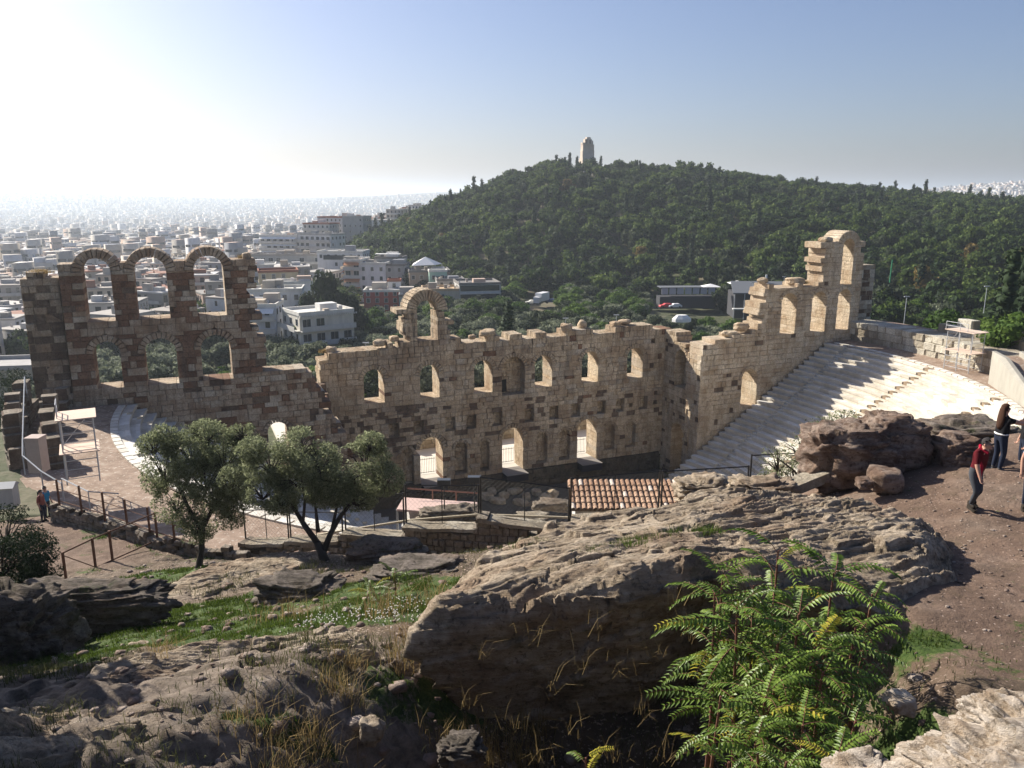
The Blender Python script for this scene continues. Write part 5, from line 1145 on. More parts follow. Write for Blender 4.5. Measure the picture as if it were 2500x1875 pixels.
# ---- scaffold towers ----
M['galv']=flat('galvanised_tube',(.40,.41,.42),.5,.4); M['ply']=flat('plywood_deck',(.62,.48,.38),.8,scale=1)
def scaffold(label,loc,rz,w_,d_,h_,levels,sc_=1):
    e_=empty('scaffold_tower',label,'scaffold tower',loc,rz); T=lambda p,q,r_=.035,n='tube':(lambda b:(b.tube([p,q],r_,5),b.build(n,M['galv'],e_)))(MB())
    for i in range(3):
        x_=-w_/2+i*w_/2
        for y_ in (-d_/2,d_/2): T((x_,y_,0),(x_,y_,h_+(.9 if i!=1 else 0)*0),.04,'leg')
    for z in np.arange(.35,h_,.55):
        for y_ in (-d_/2,d_/2):
            if z<h_*.45: T((-w_/2,y_,z),(w_/2,y_,z),.025,'ledger')
        for x_ in (-w_/2,w_/2): T((x_,-d_/2,z),(x_,d_/2,z),.022,'rung')
    T((-w_/2,-d_/2,.3),(0,-d_/2,h_*.5),.02,'brace'); T((0,d_/2,.3),(w_/2,d_/2,h_*.5),.02,'brace'); T((-w_/2,-d_/2,h_*.5),(-w_/2,d_/2,h_),.02,'brace')
    for z in levels: b=MB(); b.box(-w_/2-.25,w_/2+.25,-d_/2-.2,d_/2+.2,z,z+.06); b.build('deck',M['ply'],e_)
    for z in (.45,.85): T((-w_/2-.2,-d_/2-.1,levels[0]+z),(w_/2*.6,-d_/2-.1,levels[0]+z),.03,'guard_rail')
    for x_ in (-w_/2-.2,0,w_/2*.6): T((x_,-d_/2-.1,levels[0]),(x_,-d_/2-.1,levels[0]+.87),.03,'guard_post')
    return e_
scaffold('white tube scaffold tower with two decks on the right walkway',CP(41.6,rad(17.5),14.45),rad(-68),2.9,1.7,4.1,(4.1,2.0))
scaffold('tube scaffold tower with pinkish plywood decks on the left walkway',(-25.5,45.3,15.6),rad(-62),1.8,1.7,3.9,(3.9,1.9))
# ---- concrete stair housing ----
e_=empty('concrete_stair','pale concrete stair housing at the right end of the walkway','stair housing',CP(41.2,rad(33),14.4)); el=Vector(e_.location)
def S_(r_,thd,z): return tuple(Vector(CP(r_,rad(thd),z))-el)
for r_ in (40.9,43.4):
    b=MB(); o1=[(25.5,14.2),(25.5,17.6),(29,17.4),(46,14.8),(46,14.2)]
    vs_=[S_(r_,t,z) for t,z in o1]+[S_(r_+.35,t,z) for t,z in o1]; b.add(vs_,[(4,3,2,1,0),(5,6,7,8,9)]+[(i,(i+1)%5,5+(i+1)%5,5+i) for i in range(5)]); b.build('side_wall',bmat('rough_concrete_%d'%int(r_),(.36,.34,.29)),e_)
b=MB()
b.add([S_(41.25,25.5,17.1),S_(43.4,25.5,17.1),S_(43.4,29,17.),S_(41.25,29,17.),S_(41.25,45.5,14.5),S_(43.4,45.5,14.5)],[(0,1,2,3),(3,2,5,4)]); b.build('ramp',M['gravel'],e_)
# ---- far furniture: restaurant, monument, road vehicles ----
def spot(px,r):
    a_=(px-1250)/FPX/.985; y_=r/math.sqrt(1+a_*a_); return a_*y_,y_
x_,y_=spot(1855,245); e_=empty('pavilion','long pavilion with grey sheet roofs and a dark open terrace beneath the pines','pavilion',(x_,y_,-2.5),rad(-4)); M['roofgrey']=flat('grey_sheet_roof',(.13,.14,.155),.9,.1)
z0=0
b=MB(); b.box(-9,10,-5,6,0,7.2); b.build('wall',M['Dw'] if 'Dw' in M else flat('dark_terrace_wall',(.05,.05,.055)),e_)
b=MB(); b.add([(-10,-6.5,7.6),(11,-6.5,7.6),(9,3,10),(-9,3,10),(-10,-6.5,7.3),(11,-6.5,7.3),(9,3,9.7),(-9,3,9.7)],[(0,1,2,3),(7,6,5,4),(0,4,5,1),(1,5,6,2),(2,6,7,3),(3,7,4,0)]); b.build('roof',M['roofgrey'],e_)
b=MB(); b.box(10.5,24,-2,6,0,6.4); b.box(10.2,24.5,-3,6.5,7.6,7.9); b.build('annexe',M['roofgrey'],e_)
b=MB(); b.box(-10,11,-8,-6.6,3.0,3.3); b.build('terrace_slab',M['frame'],e_)
for i in range(8): b=MB(); b.box(-9.6+2.8*i,-9.4+2.8*i,-6.7,-6.5,0,7.3); b.build('column',M['grey'],e_)
b=MB(); b.tube([(1,2,9.4),(1,2,12)],.3,6); b.build('chimney',M['frame'],e_)
x_,y_=spot(1670,262); e_=empty('awning_row','row of pale café blinds under the pines left of the pavilion','terrace',(x_,y_,0),rad(3))
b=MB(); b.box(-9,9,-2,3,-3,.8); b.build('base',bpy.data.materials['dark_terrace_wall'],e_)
for i in range(7): b=MB(); b.box(-8.6+2.5*i,-6.5+2.5*i,-2.2,-2.05,1.6,3.6); b.build('blind',flat('blind_%d'%i,(.36,.38,.42)),e_)
b=MB(); b.box(-9,9,-2.3,3,3.61,3.8); b.build('roof',M['roofgrey'],e_)
for px,r_,sc,lb in ((1664,212,1.,'white fabric marquee roof poking out of the olive grove'),):
    p=at(px,778,190); b=MB(); n=8; vs_=[(math.cos(i*math.pi/4)*5.4*1.0,math.sin(i*math.pi/4)*3.4,0) for i in range(8)]+[(math.cos(i*math.pi/4)*3,math.sin(i*math.pi/4)*1.8,1.5) for i in range(8)]+[(math.cos(i*math.pi/4)*5.4,math.sin(i*math.pi/4)*3.4,-1.2) for i in range(8)]
    b.add(vs_,[(i,(i+1)%8,8+(i+1)%8,8+i) for i in range(8)]+[tuple(range(8,16))]+[(16+i,16+(i+1)%8,(i+1)%8,i) for i in range(8)]); o=b.build('marquee',M['shade'],label=lb,cat='marquee'); o.location=tuple(p); o.scale=(.42,.42,.6)
for px,py,r_,lb in ((1735,696,236,'white sunshade roofs left of the pavilion'),(1880,663+35,240,'white sunshade in front of the pavilion'),(1800,688,238,'white sunshade before the terrace slab')):
    p=at(px,py,r_); e_=empty('sunshade',lb,'sunshade',(p[0],p[1],p[2]-2.6)); b=MB(); b.add([(-2.6,-2,2.2),(2.6,-2,2.2),(2.6,2,2.2),(-2.6,2,2.2),(0,0,3.0)],[(0,1,4),(1,2,4),(2,3,4),(3,0,4),(3,2,1,0)]); b.build('canopy',M['shade'],e_); b=MB(); b.tube([(0,0,0),(0,0,2.3)],.06,5); b.build('pole',M['grey'],e_)
def vehicle(px,r_,rz,kind,col,label,dz=0):
    x_,y_=spot(px,r_); e_=empty('box_truck' if kind=='truck' else 'parked_car',label,'truck' if kind=='truck' else 'car',(x_,y_,dz),rad(rz)); cm=flat('paint_'+label.split()[0]+str(px),col,.4,.5,var=.03)
    if kind=='truck':
        b=MB(); b.box(-1.2,1.2,-3,2.4,1.0,3.6); b.build('cargo_box',cm,e_); b=MB(); b.box(-1.05,1.05,2.45,4,.6,2.5); b.build('cab',cm,e_); b=MB(); b.box(-1,1,-2.8,3.9,.45,.95); b.build('chassis',M['iron'],e_); ws=((-1.05,-2),(1.05,-2),(-1.05,3.2),(1.05,3.2)); wr=.45
    else:
        b=MB(); pr=[(-2.1,.35),(-2.1,.85),(-1.9,.95),(-1.3,1.35),(.4,1.4),(1.0,.98),(1.95,.85),(2.1,.6),(2.1,.35)]
        vs_=[(s_*(.85 if z<1 else .7),y,z) for s_ in (-1,1) for y,z in pr]; n=len(pr); b.add(vs_,[tuple(range(n-1,-1,-1)),tuple(range(n,2*n))]+[(i,(i+1)%n,n+(i+1)%n,n+i) for i in range(n)]); b.build('body',cm,e_)
        b=MB(); b.box(-.74,.74,-1.1,.3,.98,1.3); o=b.build('windows',M['glass'],e_); ws=((-.85,-1.3),(.85,-1.3),(-.85,1.3),(.85,1.3)); wr=.33
    for wx,wy in ws: b=MB(); b.tube([(wx-.1,wy,wr),(wx+.1,wy,wr)],wr,10); b.build('wheel',M['iron'],e_)
    return e_
vehicle(1322,262,150,'truck',(.72,.72,.72),'white box truck parked at the foot of the pine hill',-2.4)
for px,r_,c,lb,z in ((1298,262,(.55,.55,.5),'pale car parked left of the white truck',-2.6),(1622,252,(.5,.03,.03),'red car parked under the pines',-1.8),(1643,252,(.7,.7,.7),'white car parked right of the red car',-1.8),(1343,264,(.05,.08,.18),'dark blue car parked right of the white truck',-2.5)): vehicle(px,r_,100,'car',c,lb,z)
for i,(px,r_) in enumerate(((662,168),(668,158),(655,176))): vehicle(px,r_,60+i*8,'car',[(.6,.6,.6),(.65,.6,.62),(.5,.52,.55)][i],['silver car on the street below the cream villa','white car nearest on the street below the cream villa','grey car farthest up the street below the cream villa'][i],zg(*spot(px,r_))+.2)
lamps=[(893,838,128,4),(1505,770,150,5.5),(1381,778,150,4),(1862,690,225,6),(1852,705,222,4),(2214,725,150,6),(1915,676,228,5),(2410,700,150,5),(1838,690,215,5)]
for i,(px,py,r_,h_) in enumerate(lamps):
    p=at(px,py,r_); e_=empty('street_lamp',['lamp post standing left of the lone arch','tall mast lamp behind the stage wall right half','lamp post in the grove right of the cypress','lamp post left of the tower, before the pavilion','short lamp post nearest the pavilion terrace','lamp post in the grove right of the tower','lamp post close to the left side of the tower','lamp post at the far right of the grove','lamp post left of the two tower-side lamps'][i],'lamp post',(p[0],p[1],p[2]-h_))
    b=MB(); b.tube([(0,0,0),(0,0,h_)],.07,5); b.build('pole',M['grey'],e_); b=MB(); b.box(-.5,.5,-.15,.15,h_,h_+.15); b.build('lamp_head',M['grey'],e_)
p=at(2172,690,185); b=MB(); b.tube([(0,0,0),(.1,0,5.2)],.14,6); o=b.build('green_mast',flat('green_paint',(.05,.25,.12)),label='slim green mast right of the tower',cat='mast'); o.location=tuple(p); o.scale=(1,1,1)
# monument on the hill
x_,y_=at(1434,388,523)[:2]; e_=empty('hilltop_monument','pale marble monument tower crowning the wooded hill','monument',(x_,y_,55.0),rad(18)); M['mon']=flat('weathered_marble',(.50,.42,.34),scale=.6,var=.25)
b=MB(); b.box(-4.6,4.6,-3,3,-4,.6); b.build('plinth',M['mon'],e_)
b=MB(); n=9; f_=[]
vs_=[]
for z in (.6,5.2,5.6,9.2):
    k_=1 if z<5.3 else .95
    for i in range(n): t=math.pi*i/(n-1); vs_.append((-math.cos(t)*4.1*k_,2.2-math.sin(t)*-0+ (math.sin(t)*1.3)*k_,z))
    for i in range(n): t=math.pi*(n-1-i)/(n-1); vs_.append((-math.cos(t)*4.1*k_,-1.6+math.sin(t)*1.4*k_,z))
m=2*n
for j in range(3): f_+=[(j*m+i,j*m+(i+1)%m,(j+1)*m+(i+1)%m,(j+1)*m+i) for i in range(m)]
b.add(vs_,f_+[tuple(range(3*m,4*m))]); b.build('lower_storey',M['mon'],e_)
b=MB(); b.box(-4.2,-2.4,-1.6,1.8,9.2,10.3); b.box(-2.4,2.2,-1.7,1.8,9.2,12.6); b.box(-1.2,1.4,-1.5,1.6,12.6,13.7); b.box(2.2,3.2,-1.5,1.7,9.2,11.6); b.build('upper_storey',M['mon'],e_)
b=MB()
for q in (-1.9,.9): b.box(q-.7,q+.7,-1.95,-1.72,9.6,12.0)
b.build('niche',flat('niche_shade_stone',(.22,.18,.15)),e_)  # raised dark panels; the shade of the niches is in their colour

rg=random.Random(31)
for i,(px,py) in enumerate([(1200,1205),(1230,1216),(1255,1203),(1285,1218),(1310,1207),(1330,1222),(1350,1210),(1215,1228),(1270,1232),(1188,1218),(1305,1236),(1345,1238)]):
    q=onz(px,py,-1.9); o=obj('fallen_block',rk[i%5],None,tuple(q+np.array([0,0,.25])),rg.uniform(0,3)); o.scale=(rg.uniform(.5,1.1),rg.uniform(.35,.7),rg.uniform(.3,.55))
    tag(o,'fallen stone block in the dark orchestra left of the tiled roof','stone block','fallen blocks on the orchestra floor')
# ---------------- foreground plants ----------------
def nz(x_,y_): return lookup(x_,y_)
def frondmesh(seed,L_=1.,np_=13,droop=.5,mi=0):
    rg_=random.Random(seed); b=MB(); pts=[]
    for i in range(9):
        t=i/8; pts.append((L_*t*(1-.12*t),0.,L_*(.42*t-droop*t*t*1.15)))
    b.mi=1; b.tube(pts,[.007*(1-.7*i/8) for i in range(9)],4); b.mi=0
    def P_(t):
        f=t*8; i=min(7,int(f)); q=f-i; return Vector(pts[i])*(1-q)+Vector(pts[i+1])*q
    for j in range(np_):
        t=.18+.8*j/(np_-1); base=P_(t); l=L_*.145*(1-.45*(t-.35)**2*2)*rg_.uniform(.85,1.1); wd=l*.19
        for s_ in (-1,1):
            a_=rg_.uniform(-.1,.15); dr=rg_.uniform(.1,.45)
            d=Vector((.42+a_,s_*1.,-dr)).normalized(); side=Vector((d.y*s_,-d.x*s_,0)).normalized()*s_
            mid=base+d*l*.5+Vector((0,0,-.02*l)); tip=base+d*l+Vector((0,0,-.18*l))
            upv=Vector((0,0,.35*wd)); b.tint=rg_.random()
            b.add([tuple(base),tuple(base+d*l*.3+side*wd+upv),tuple(mid+side*wd*.85+upv),tuple(tip),tuple(mid-side*wd*.85+upv),tuple(base+d*l*.3-side*wd+upv),tuple(mid)],[(0,1,2,6),(2,3,6),(0,6,4,5),(6,3,4)])
    return b
M['ail']=leafmat('pinnate_leaf',(.05,.09,.012),(.11,.18,.022),(.22,.31,.05),.35,.3); M['aily']=leafmat('yellowing_pinnate_leaf',(.13,.15,.02),(.30,.27,.03),(.42,.36,.05),.3,.3)
M['ail'].node_tree.nodes['Principled BSDF'].inputs['Roughness'].default_value=.45; M['ail'].node_tree.nodes['Principled BSDF'].inputs['Specular IOR Level'].default_value=.3
M['stem']=flat('reddish_stem',(.16,.075,.05))
FR=[frondmesh(i,1.,13,.42+.1*(i%4)).mesh('leaf',[M['ail'],M['stem']]) for i in range(6)]+[frondmesh(9,1.,13,.5).mesh('leaf',[M['aily'],M['stem']])]
rg=random.Random(12)
def pinnate(label,px,py,t,n,flen,side=1.,group='fern-leaved shrubs'):
    top=at(px,py,t); gx,gy=top[0]+rg.uniform(-.2,.2),top[1]+rg.uniform(0,.25); gz=min(nz(gx,gy),top[2]-.5)
    e_=empty('pinnate_shrub',label,'shrub',(gx,gy,gz),0,group); tl=Vector(tuple(top))-Vector((gx,gy,gz))
    b=MB(); b.tube([(0,0,-.1),tuple(tl*.5+Vector((rg.uniform(-.05,.05),0,0))),tuple(tl)],[.03,.022,.012],6); b.build('stem',M['stem'],e_)
    n=int(n*1.15)
    for i in range(n):
        q=1-.5*(i/n)**1.2; f=FR[rg.randrange(6)] if rg.random()>.06 else FR[6]; o=bpy.data.objects.new('leaf',f); link(o,e_)
        o.location=tl*q; az=i*2.399+rg.uniform(-.3,.3); o.rotation_euler=(rg.uniform(-.25,.25),rg.uniform(-.45,.35)-(.25 if i<n*.3 else -.05),az); s_=flen*rg.uniform(.75,1.15)*(1 if i>3 else .8); o.scale=(s_,s_,s_)
pl=[(1765,1400,10.4,16,.95,'topmost left fern-leaved shrub against the outcrop'),(1900,1345,10.8,20,1.0,'tallest fern-leaved shrub with a broad crown'),(2035,1400,10.6,17,1.0,'fern-leaved shrub reaching right over the outcrop shadow'),
(1800,1480,9.9,16,.9,'fern-leaved shrub low in the middle of the thicket'),(1950,1500,9.8,18,.95,'dense fern-leaved shrub in the thicket centre'),(2090,1530,10,14,.85,'fern-leaved shrub at the thicket edge beside bare ground'),
(1900,1640,9.2,16,.8,'fern-leaved shrub in the lower middle of the thicket'),(2010,1640,9.2,14,.8,'dark fern-leaved shrub lower right of the thicket'),(1760,1700,8.6,9,.7,'sparse fern-leaved shrub standing alone lower left'),
(1850,1790,8.2,14,.75,'fern-leaved shrub near the bottom edge, left'),(1960,1770,8.3,15,.8,'fern-leaved shrub near the bottom edge, middle'),(2040,1850,7.8,12,.7,'fern-leaved shrub at the bottom edge, right'),(1780,1860,7.8,11,.6,'fern-leaved shrub cut by the bottom edge'),
(1840,1430,10.3,15,.9,'fern-leaved shrub left of the tallest one'),(1990,1580,9.5,15,.85,'fern-leaved shrub in the dark heart of the thicket'),(1870,1700,8.9,15,.8,'fern-leaved shrub above the bottom left group'),(2130,1450,10.8,10,.8,'slender fern-leaved shrub reaching over the outcrop shadow'),(1920,1860,7.7,13,.65,'low fern-leaved shrub touching the bottom edge'),(2090,1760,8.6,10,.65,'low fern-leaved shrub nearest the white stone'),(1430,1850,9.6,8,.55,'small fern-leaved shrub alone in the dark hollow'),(905,1440,18.6,10,.7,'small fern-leaved shrub in grass beside the outcrop tip'),(960,1400,20.5,8,.7,'small yellowing fern-leaved shrub on the dark mound'),(1900,1570,9.6,12,.8,'shaded fern-leaved shrub between the bare stems'),(1745,1450,10.2,12,.9,'fern-leaved shrub with a yellow frond pointing left')]
for q in pl: pinnate(q[5],*q[:5])
# ---- olive trees of the foreground ----
def bigtree(label,base,crownpts,leaf,seed,trunk,lsz=.055,n=9000,name='olive_tree'):
    bx,by,bz=base; e_=empty(name,label,'tree',base); rg_=np.random.default_rng(seed); r2=random.Random(seed)
    L0=Vector(base); cs=[(np.array(c[:3])-np.array(base),np.array([c[3],c[3],c[4]])) for c in crownpts]
    b=MB(); bl=MB()
    for (pts,rads) in trunk: b.tube([tuple(Vector(tuple(p))-L0) for p in pts],rads,7)
    b.build('trunk',M['barkdark'],e_,smooth=True)
    Vs=[];T=[]; tot=sum(c[1][0]**2 for c in cs)
    for c,r_ in cs:
        k_=int(n*r_[0]**2/tot); d=rg_.normal(size=(k_,3)); d/=np.linalg.norm(d,axis=1)[:,None]
        rad_=rg_.uniform(.25,1.0,(k_,1))**.45
        P_=c+d*r_*rad_
        cl=fbm(P_[:,0]*1.8,P_[:,1]*1.8,P_[:,2]*1.8,3,seed); keep=cl>-.16; P_=P_[keep]; d=d[keep]; k_=len(P_)
        nr=rg_.normal(size=(k_,3))*.9+d*.5; nr/=np.linalg.norm(nr,axis=1)[:,None]; a_=np.cross(nr,rg_.normal(size=(k_,3))); a_/=np.linalg.norm(a_,axis=1)[:,None]; q=np.cross(nr,a_)
        s_=lsz*rg_.uniform(.6,1.4,(k_,1))
        Vs.append(np.stack([P_-a_*s_,P_+q*s_*.32,P_+a_*s_,P_-q*s_*.32],1).reshape(-1,3)); T.append(np.clip(rg_.uniform(0,1,k_),0,1))
        for i in range(14):
            dd=Vector(tuple(rg_.normal(size=3))).normalized(); p1=Vector(tuple(c)); p2=p1+Vector((dd.x*r_[0]*.85,dd.y*r_[0]*.85,dd.z*r_[2]*.85)); bl.tube([tuple(p1-Vector((0,0,r_[2]*.5))),tuple((p1+p2)/2),tuple(p2)],[.03,.018,.006],4,False)
    bl.build('branches',M['barkdark'],e_)
    V=np.concatenate(Vs); F=np.arange(len(V)).reshape(-1,4)
    obj('crown',npmesh('crown',V,F,leaf,False,{'tint':('FACE',np.concatenate(T))}),e_,kind='stuff'); return e_
M['oliv2']=leafmat('silvery_olive_leaf',(.12,.14,.07),(.25,.275,.155),(.46,.48,.33),.1,.5)
def crn(l): return [tuple(at(px,py,t))+(r1,r2) for px,py,t,r1,r2 in l]
T1=at(482,1428,30.8); T1[2]=nz(T1[0],T1[1])
bigtree('tall olive tree with a single slim trunk and drooping crown, left of the forked olive',tuple(T1),crn([(440,1180,31.3,1.0,.9),(500,1170,30.7,1.1,1.0),(560,1250,31,.8,.7),(415,1060,31,.7,.6),(590,1040+20,31,.6,.5),(470,1110,31,1.2,1.0),(400,1150,31,1.0,1.0),(545,1120,31,1.2,1.0),(600,1100,31,.9,.8),(430,1230,31,.95,.8),(520,1220,31,1.15,.9),(480,1290,31,.8,.6),(375,1090,31,.7,.6),(500,1060,31,.9,.6),(580,1180,31,.8,.7)]),M['oliv2'],4,[([T1-np.array([0,0,.3]),at(487,1380,30.9),at(492,1330,31),at(497,1270,31)],[.17,.14,.12,.09]),([at(495,1300,31),at(460,1240,31),at(430,1170,31)],[.09,.07,.04]),([at(495,1290,31),at(530,1220,31),at(560,1140,31)],[.09,.07,.04])],n=80000)
T2=at(800,1392,28.5); T2[2]=nz(T2[0],T2[1])
bigtree('olive tree with low-forking trunk and bare limbs before the stepped wall',tuple(T2),crn([(700,1160,29.4,.95,.8),(780,1130,28.7,1.0,.8),(800,1200,29.2,.9,.6),(860,1150,28.6,.9,.7),(620,1100,29,.7,.5),(730,1090,29,.95,.75),(660,1130,29,1.0,.8),(640,1200,29,.8,.6),(740,1170,29,1.1,.85),(830,1180,29,.95,.7),(890,1130,29,1.05,.85),(940,1170,29,.75,.65),(870,1220,29,.8,.45),(570,1170,29.5,.6,.6),(905,1085,29,.6,.5),(690,1230,29,.7,.4)]),M['oliv2'],5,
 [([T2-np.array([0,0,.3]),at(785,1345,28.7),at(775,1325,28.8)],[.2,.16,.13]),([at(778,1330,28.8),at(745,1285,28.9),at(720,1245,29),at(680,1200,29)],[.12,.10,.07,.04]),([at(790,1345,28.7),at(808,1300,28.8),at(830,1262,28.9),at(875,1205,29)],[.12,.10,.08,.04]),([at(778,1300,28.8),at(772,1250,28.9),at(760,1180,29)],[.07,.05,.03]),([at(740,1275,28.9),at(745,1220,29),at(735,1160,29)],[.06,.05,.03]),([at(810,1295,28.8),at(822,1240,28.9),at(815,1180,29)],[.07,.05,.03])],n=80000)
B3=at(1990,1200,27); B3[2]=at(1990,1200,27)[2]-.6
bigtree('thin sparse olive bush rising behind the boulder pair against the bright seats',tuple(B3),crn([(1960,1110,27,.9,.8),(1900,1130,27,.7,.6),(2010,1060,27,.8,.7),(1880,1175,27,.5,.45),(2060,1030,27,.65,.45),(1940,1160,27,.8,.5),(2000,1110,27,.8,.6)]),M['oliv2'],6,[([B3,at(1985,1160,27),at(1975,1120,27)],[.06,.05,.03]),([at(1985,1165,27),at(2010,1110,27),at(2030,1050,27)],[.04,.03,.02]),([B3,at(1940,1150,27),at(1900,1120,27)],[.05,.035,.02])],n=5200,name='olive_bush',lsz=.05)
B4=at(2470,1115,30); bigtree('low green bush between the woman and the dark-shirted visitor',tuple(B4-np.array([0,0,.6])),crn([(2460,1080,30,.9,.6),(2500,1060,30,.8,.6)]),M['oliv2'],7,[([B4-np.array([0,0,.6]),B4],[.05,.03])],n=5000,name='shrub')
P0=at(60,1440,25); P0[2]=nz(P0[0],P0[1])
bigtree('dark juniper-like bush at the left edge beside the rusty fence',tuple(P0),crn([(10,1300,25.5,1.1,.9),(60,1350,25,1.0,.8),(30,1420,24.5,1.2,.7),(110,1390,25,.55,.5),(0,1370,24,1.2,1.0)]),M['cyp'],8,[([P0,at(50,1380,25)],[.12,.06])],n=26000,name='evergreen_bush',lsz=.05)
bigtree('dark tall tree filling the far left edge below the ruins',tuple(onz(-20,1080,12)),[tuple(onz(px,py,z_))+(r1,r1) for px,py,z_,r1 in ((10,960,14,2.2),(20,1010,13,2.0),(-20,1040,13,2.2),(40,930,14,1.4))],M['cyp'],9,[([onz(-20,1080,11),onz(-10,1000,13)],[.2,.1])],n=12000,name='evergreen_tree',lsz=.12)
# ---- grass, dry grass, weeds ----
def blades(name,label,pos,hts,wd,mat,seed,lean=.5,seg=2):
    g_=np.random.default_rng(seed); n=len(pos); az=g_.uniform(0,6.283,n); d=np.stack([np.cos(az),np.sin(az),0*az],1); s_=np.stack([-np.sin(az),np.cos(az),0*az],1)*wd[:,None]*.5; l=g_.uniform(.1,lean,n)[:,None]
    h=hts[:,None]; up_=np.array([0,0,1.]); p0=pos; p1=pos+up_*h*.55+d*h*l*.35; p2=pos+up_*h*(1-.25*l)+d*h*l
    V=np.stack([p0-s_,p0+s_,p1+s_*.7,p1-s_*.7,p2],1).reshape(-1,3); b0=np.arange(n)[:,None]*5
    F=np.concatenate([b0+np.array([[0,1,2]]),b0+np.array([[0,2,3]]),b0+np.array([[3,2,4]])],0); t=np.tile(g_.random(n),3)
    return obj(name,npmesh(name,V,F,mat,False,{'tint':('FACE',t)}),label=label,kind='stuff')
M['grass']=leafmat('green_grass',(.045,.072,.012),(.09,.135,.022),(.20,.23,.055),0,.35); M['dry']=leafmat('dry_grass_blade',(.20,.14,.06),(.36,.26,.11),(.52,.42,.22),0,.3)
g_=np.random.default_rng(21); flatG=GG.ravel(); w_=np.clip(flatG-.3,0,1)*np.clip(.45+fbm(GX.ravel()*1.6,GY.ravel()*1.6,0*GX.ravel(),4,71),0,1)*(GY.ravel()<36); w_/=w_.sum(); ii=g_.choice(len(w_),46000,p=w_)
xs=GX.ravel()[ii]+g_.uniform(-.06,.06,len(ii)); ys=GY.ravel()[ii]+g_.uniform(-.06,.06,len(ii)); zs=Z_near.ravel()[ii]; dist=ys
blades('grass','short bright green grass patches in the hollow and on the slope',np.stack([xs,ys,zs-.02],1),g_.uniform(.03,.10,len(ii))*(1+.02*dist),.006+.0009*dist,M['grass'],1)
# general weedy ground cover
ww=np.clip(.55-flatG,0,1)*(GY.ravel()<26)*(1-np.clip(Pa.ravel(),0,1))*np.clip(fbm(GX.ravel()*.8,GY.ravel()*.8,0*GX.ravel(),3,61)+.2,0,1)/(2+GY.ravel()); ww/=ww.sum(); ii=g_.choice(len(ww),60000,p=ww)
xs=GX.ravel()[ii]+g_.uniform(-.06,.06,len(ii)); ys=GY.ravel()[ii]+g_.uniform(-.06,.06,len(ii)); zs=Z_near.ravel()[ii]+.14*(GRK.ravel()[ii]>.35)
M['weed']=leafmat('olive_weeds',(.05,.06,.02),(.11,.11,.04),(.26,.21,.09),0,.3)
blades('weeds','thin mixed weeds and straw over the stony slope',np.stack([xs,ys,zs-.02],1),g_.uniform(.05,.22,len(ii)),.005+.0006*ys,M['weed'],2,1.1)
tufts=[(1180,1690,13,90,.8,.35),(1270,1670,13,70,.7,.3),(1090,1700,12.6,60,.6,.3),(980,1590,14,50,.5,.3),(830,1700,12,60,.6,.3),(760,1790,10.6,70,.6,.3),(690,1830,10,70,.55,.3),(905,1800,10.8,50,.45,.12),(400,1600,15,40,.7,.3),(380,1660,13,40,.6,.2),(620,1800,10.6,60,.5,.4),(850,1640,13,50,.5,.2),(1010,1560,15,40,.9,.3),(940,1500,18,60,.9,.6),(700,1510,19,50,.8,.8),(1150,1760,11.6,60,.5,.4),(1300,1580,13.6,40,.8,.3),(1060,1470,19,40,1.0,.4),(1420,1700,12.6,30,.7,.8),(1600,1700,12,30,.7,.8),(1330,1780,11.4,40,.5,.5),(1750,1560,11.4,30,.6,.4)]
P_=[];H_=[]
for px,py,t,n,h_,sp_ in tufts:
    c=at(px,py,t)
    for i in range(n*2): q=c[:2]+g_.normal(size=2)*sp_*.6; P_.append((q[0],q[1],nz(q[0],q[1])-.02)); H_.append(h_*g_.uniform(.4,1.1))
P_=np.array(P_); blades('dry_grass','tall dry straw-coloured grass tufts on the lower slope',P_,np.array(H_),.004+.0005*P_[:,1],M['dry'],3,.9)
P_=[];H_=[]
for px,py,t,n in [(1180,1600,12.4,26),(1300,1560,12.3,20),(1420,1640,12.2,24),(1250,1780,11.9,30),(1400,1790,11.6,22),(1520,1640,12.1,20),(1470,1540,12.3,16),(1600,1600,12,20),(1650,1480,12.1,14),(1350,1690,12.1,22),(1560,1750,11.6,26),(1150,1720,12.2,30),(1690,1560,11.9,16),(1500,1850,11.2,30),(1320,1860,11.4,30),(1620,1850,11,30)]:
    c=at(px,py,t)
    for i in range(n//2): q=c+g_.normal(size=3)*np.array([.10,.05,.08]); P_.append(tuple(q)); H_.append(g_.uniform(.15,.5))
P_=np.array(P_); blades('cliff_straw','thin straw tufts clinging to the dark undercut face',P_,np.array(H_),.002+.0004*P_[:,1],M['dry'],4,1.3)
for i,(px,py,t,sc) in enumerate([(1180,1790,11.6,.5),(1320,1740,12.2,.45),(1450,1800,11.4,.5),(1560,1760,11.6,.55),(1640,1830,10.8,.5),(1250,1860,11,.5),(1380,1870,10.8,.45),(1530,1870,10.6,.5),(1620,1700,12,.45),(1080,1840,10.8,.4)]):
    q=at(px,py,t); tree('dark',q[0],q[1],sc,['leftmost','second','third','fourth','fifth','lower left','lower middle','lower right','highest','outermost left'][i]+' low dark weed clump in the shaded hollow','plant','dark weed clumps of the hollow',z=nz(q[0],q[1])-.1,name='weed_clump',sz=.8)
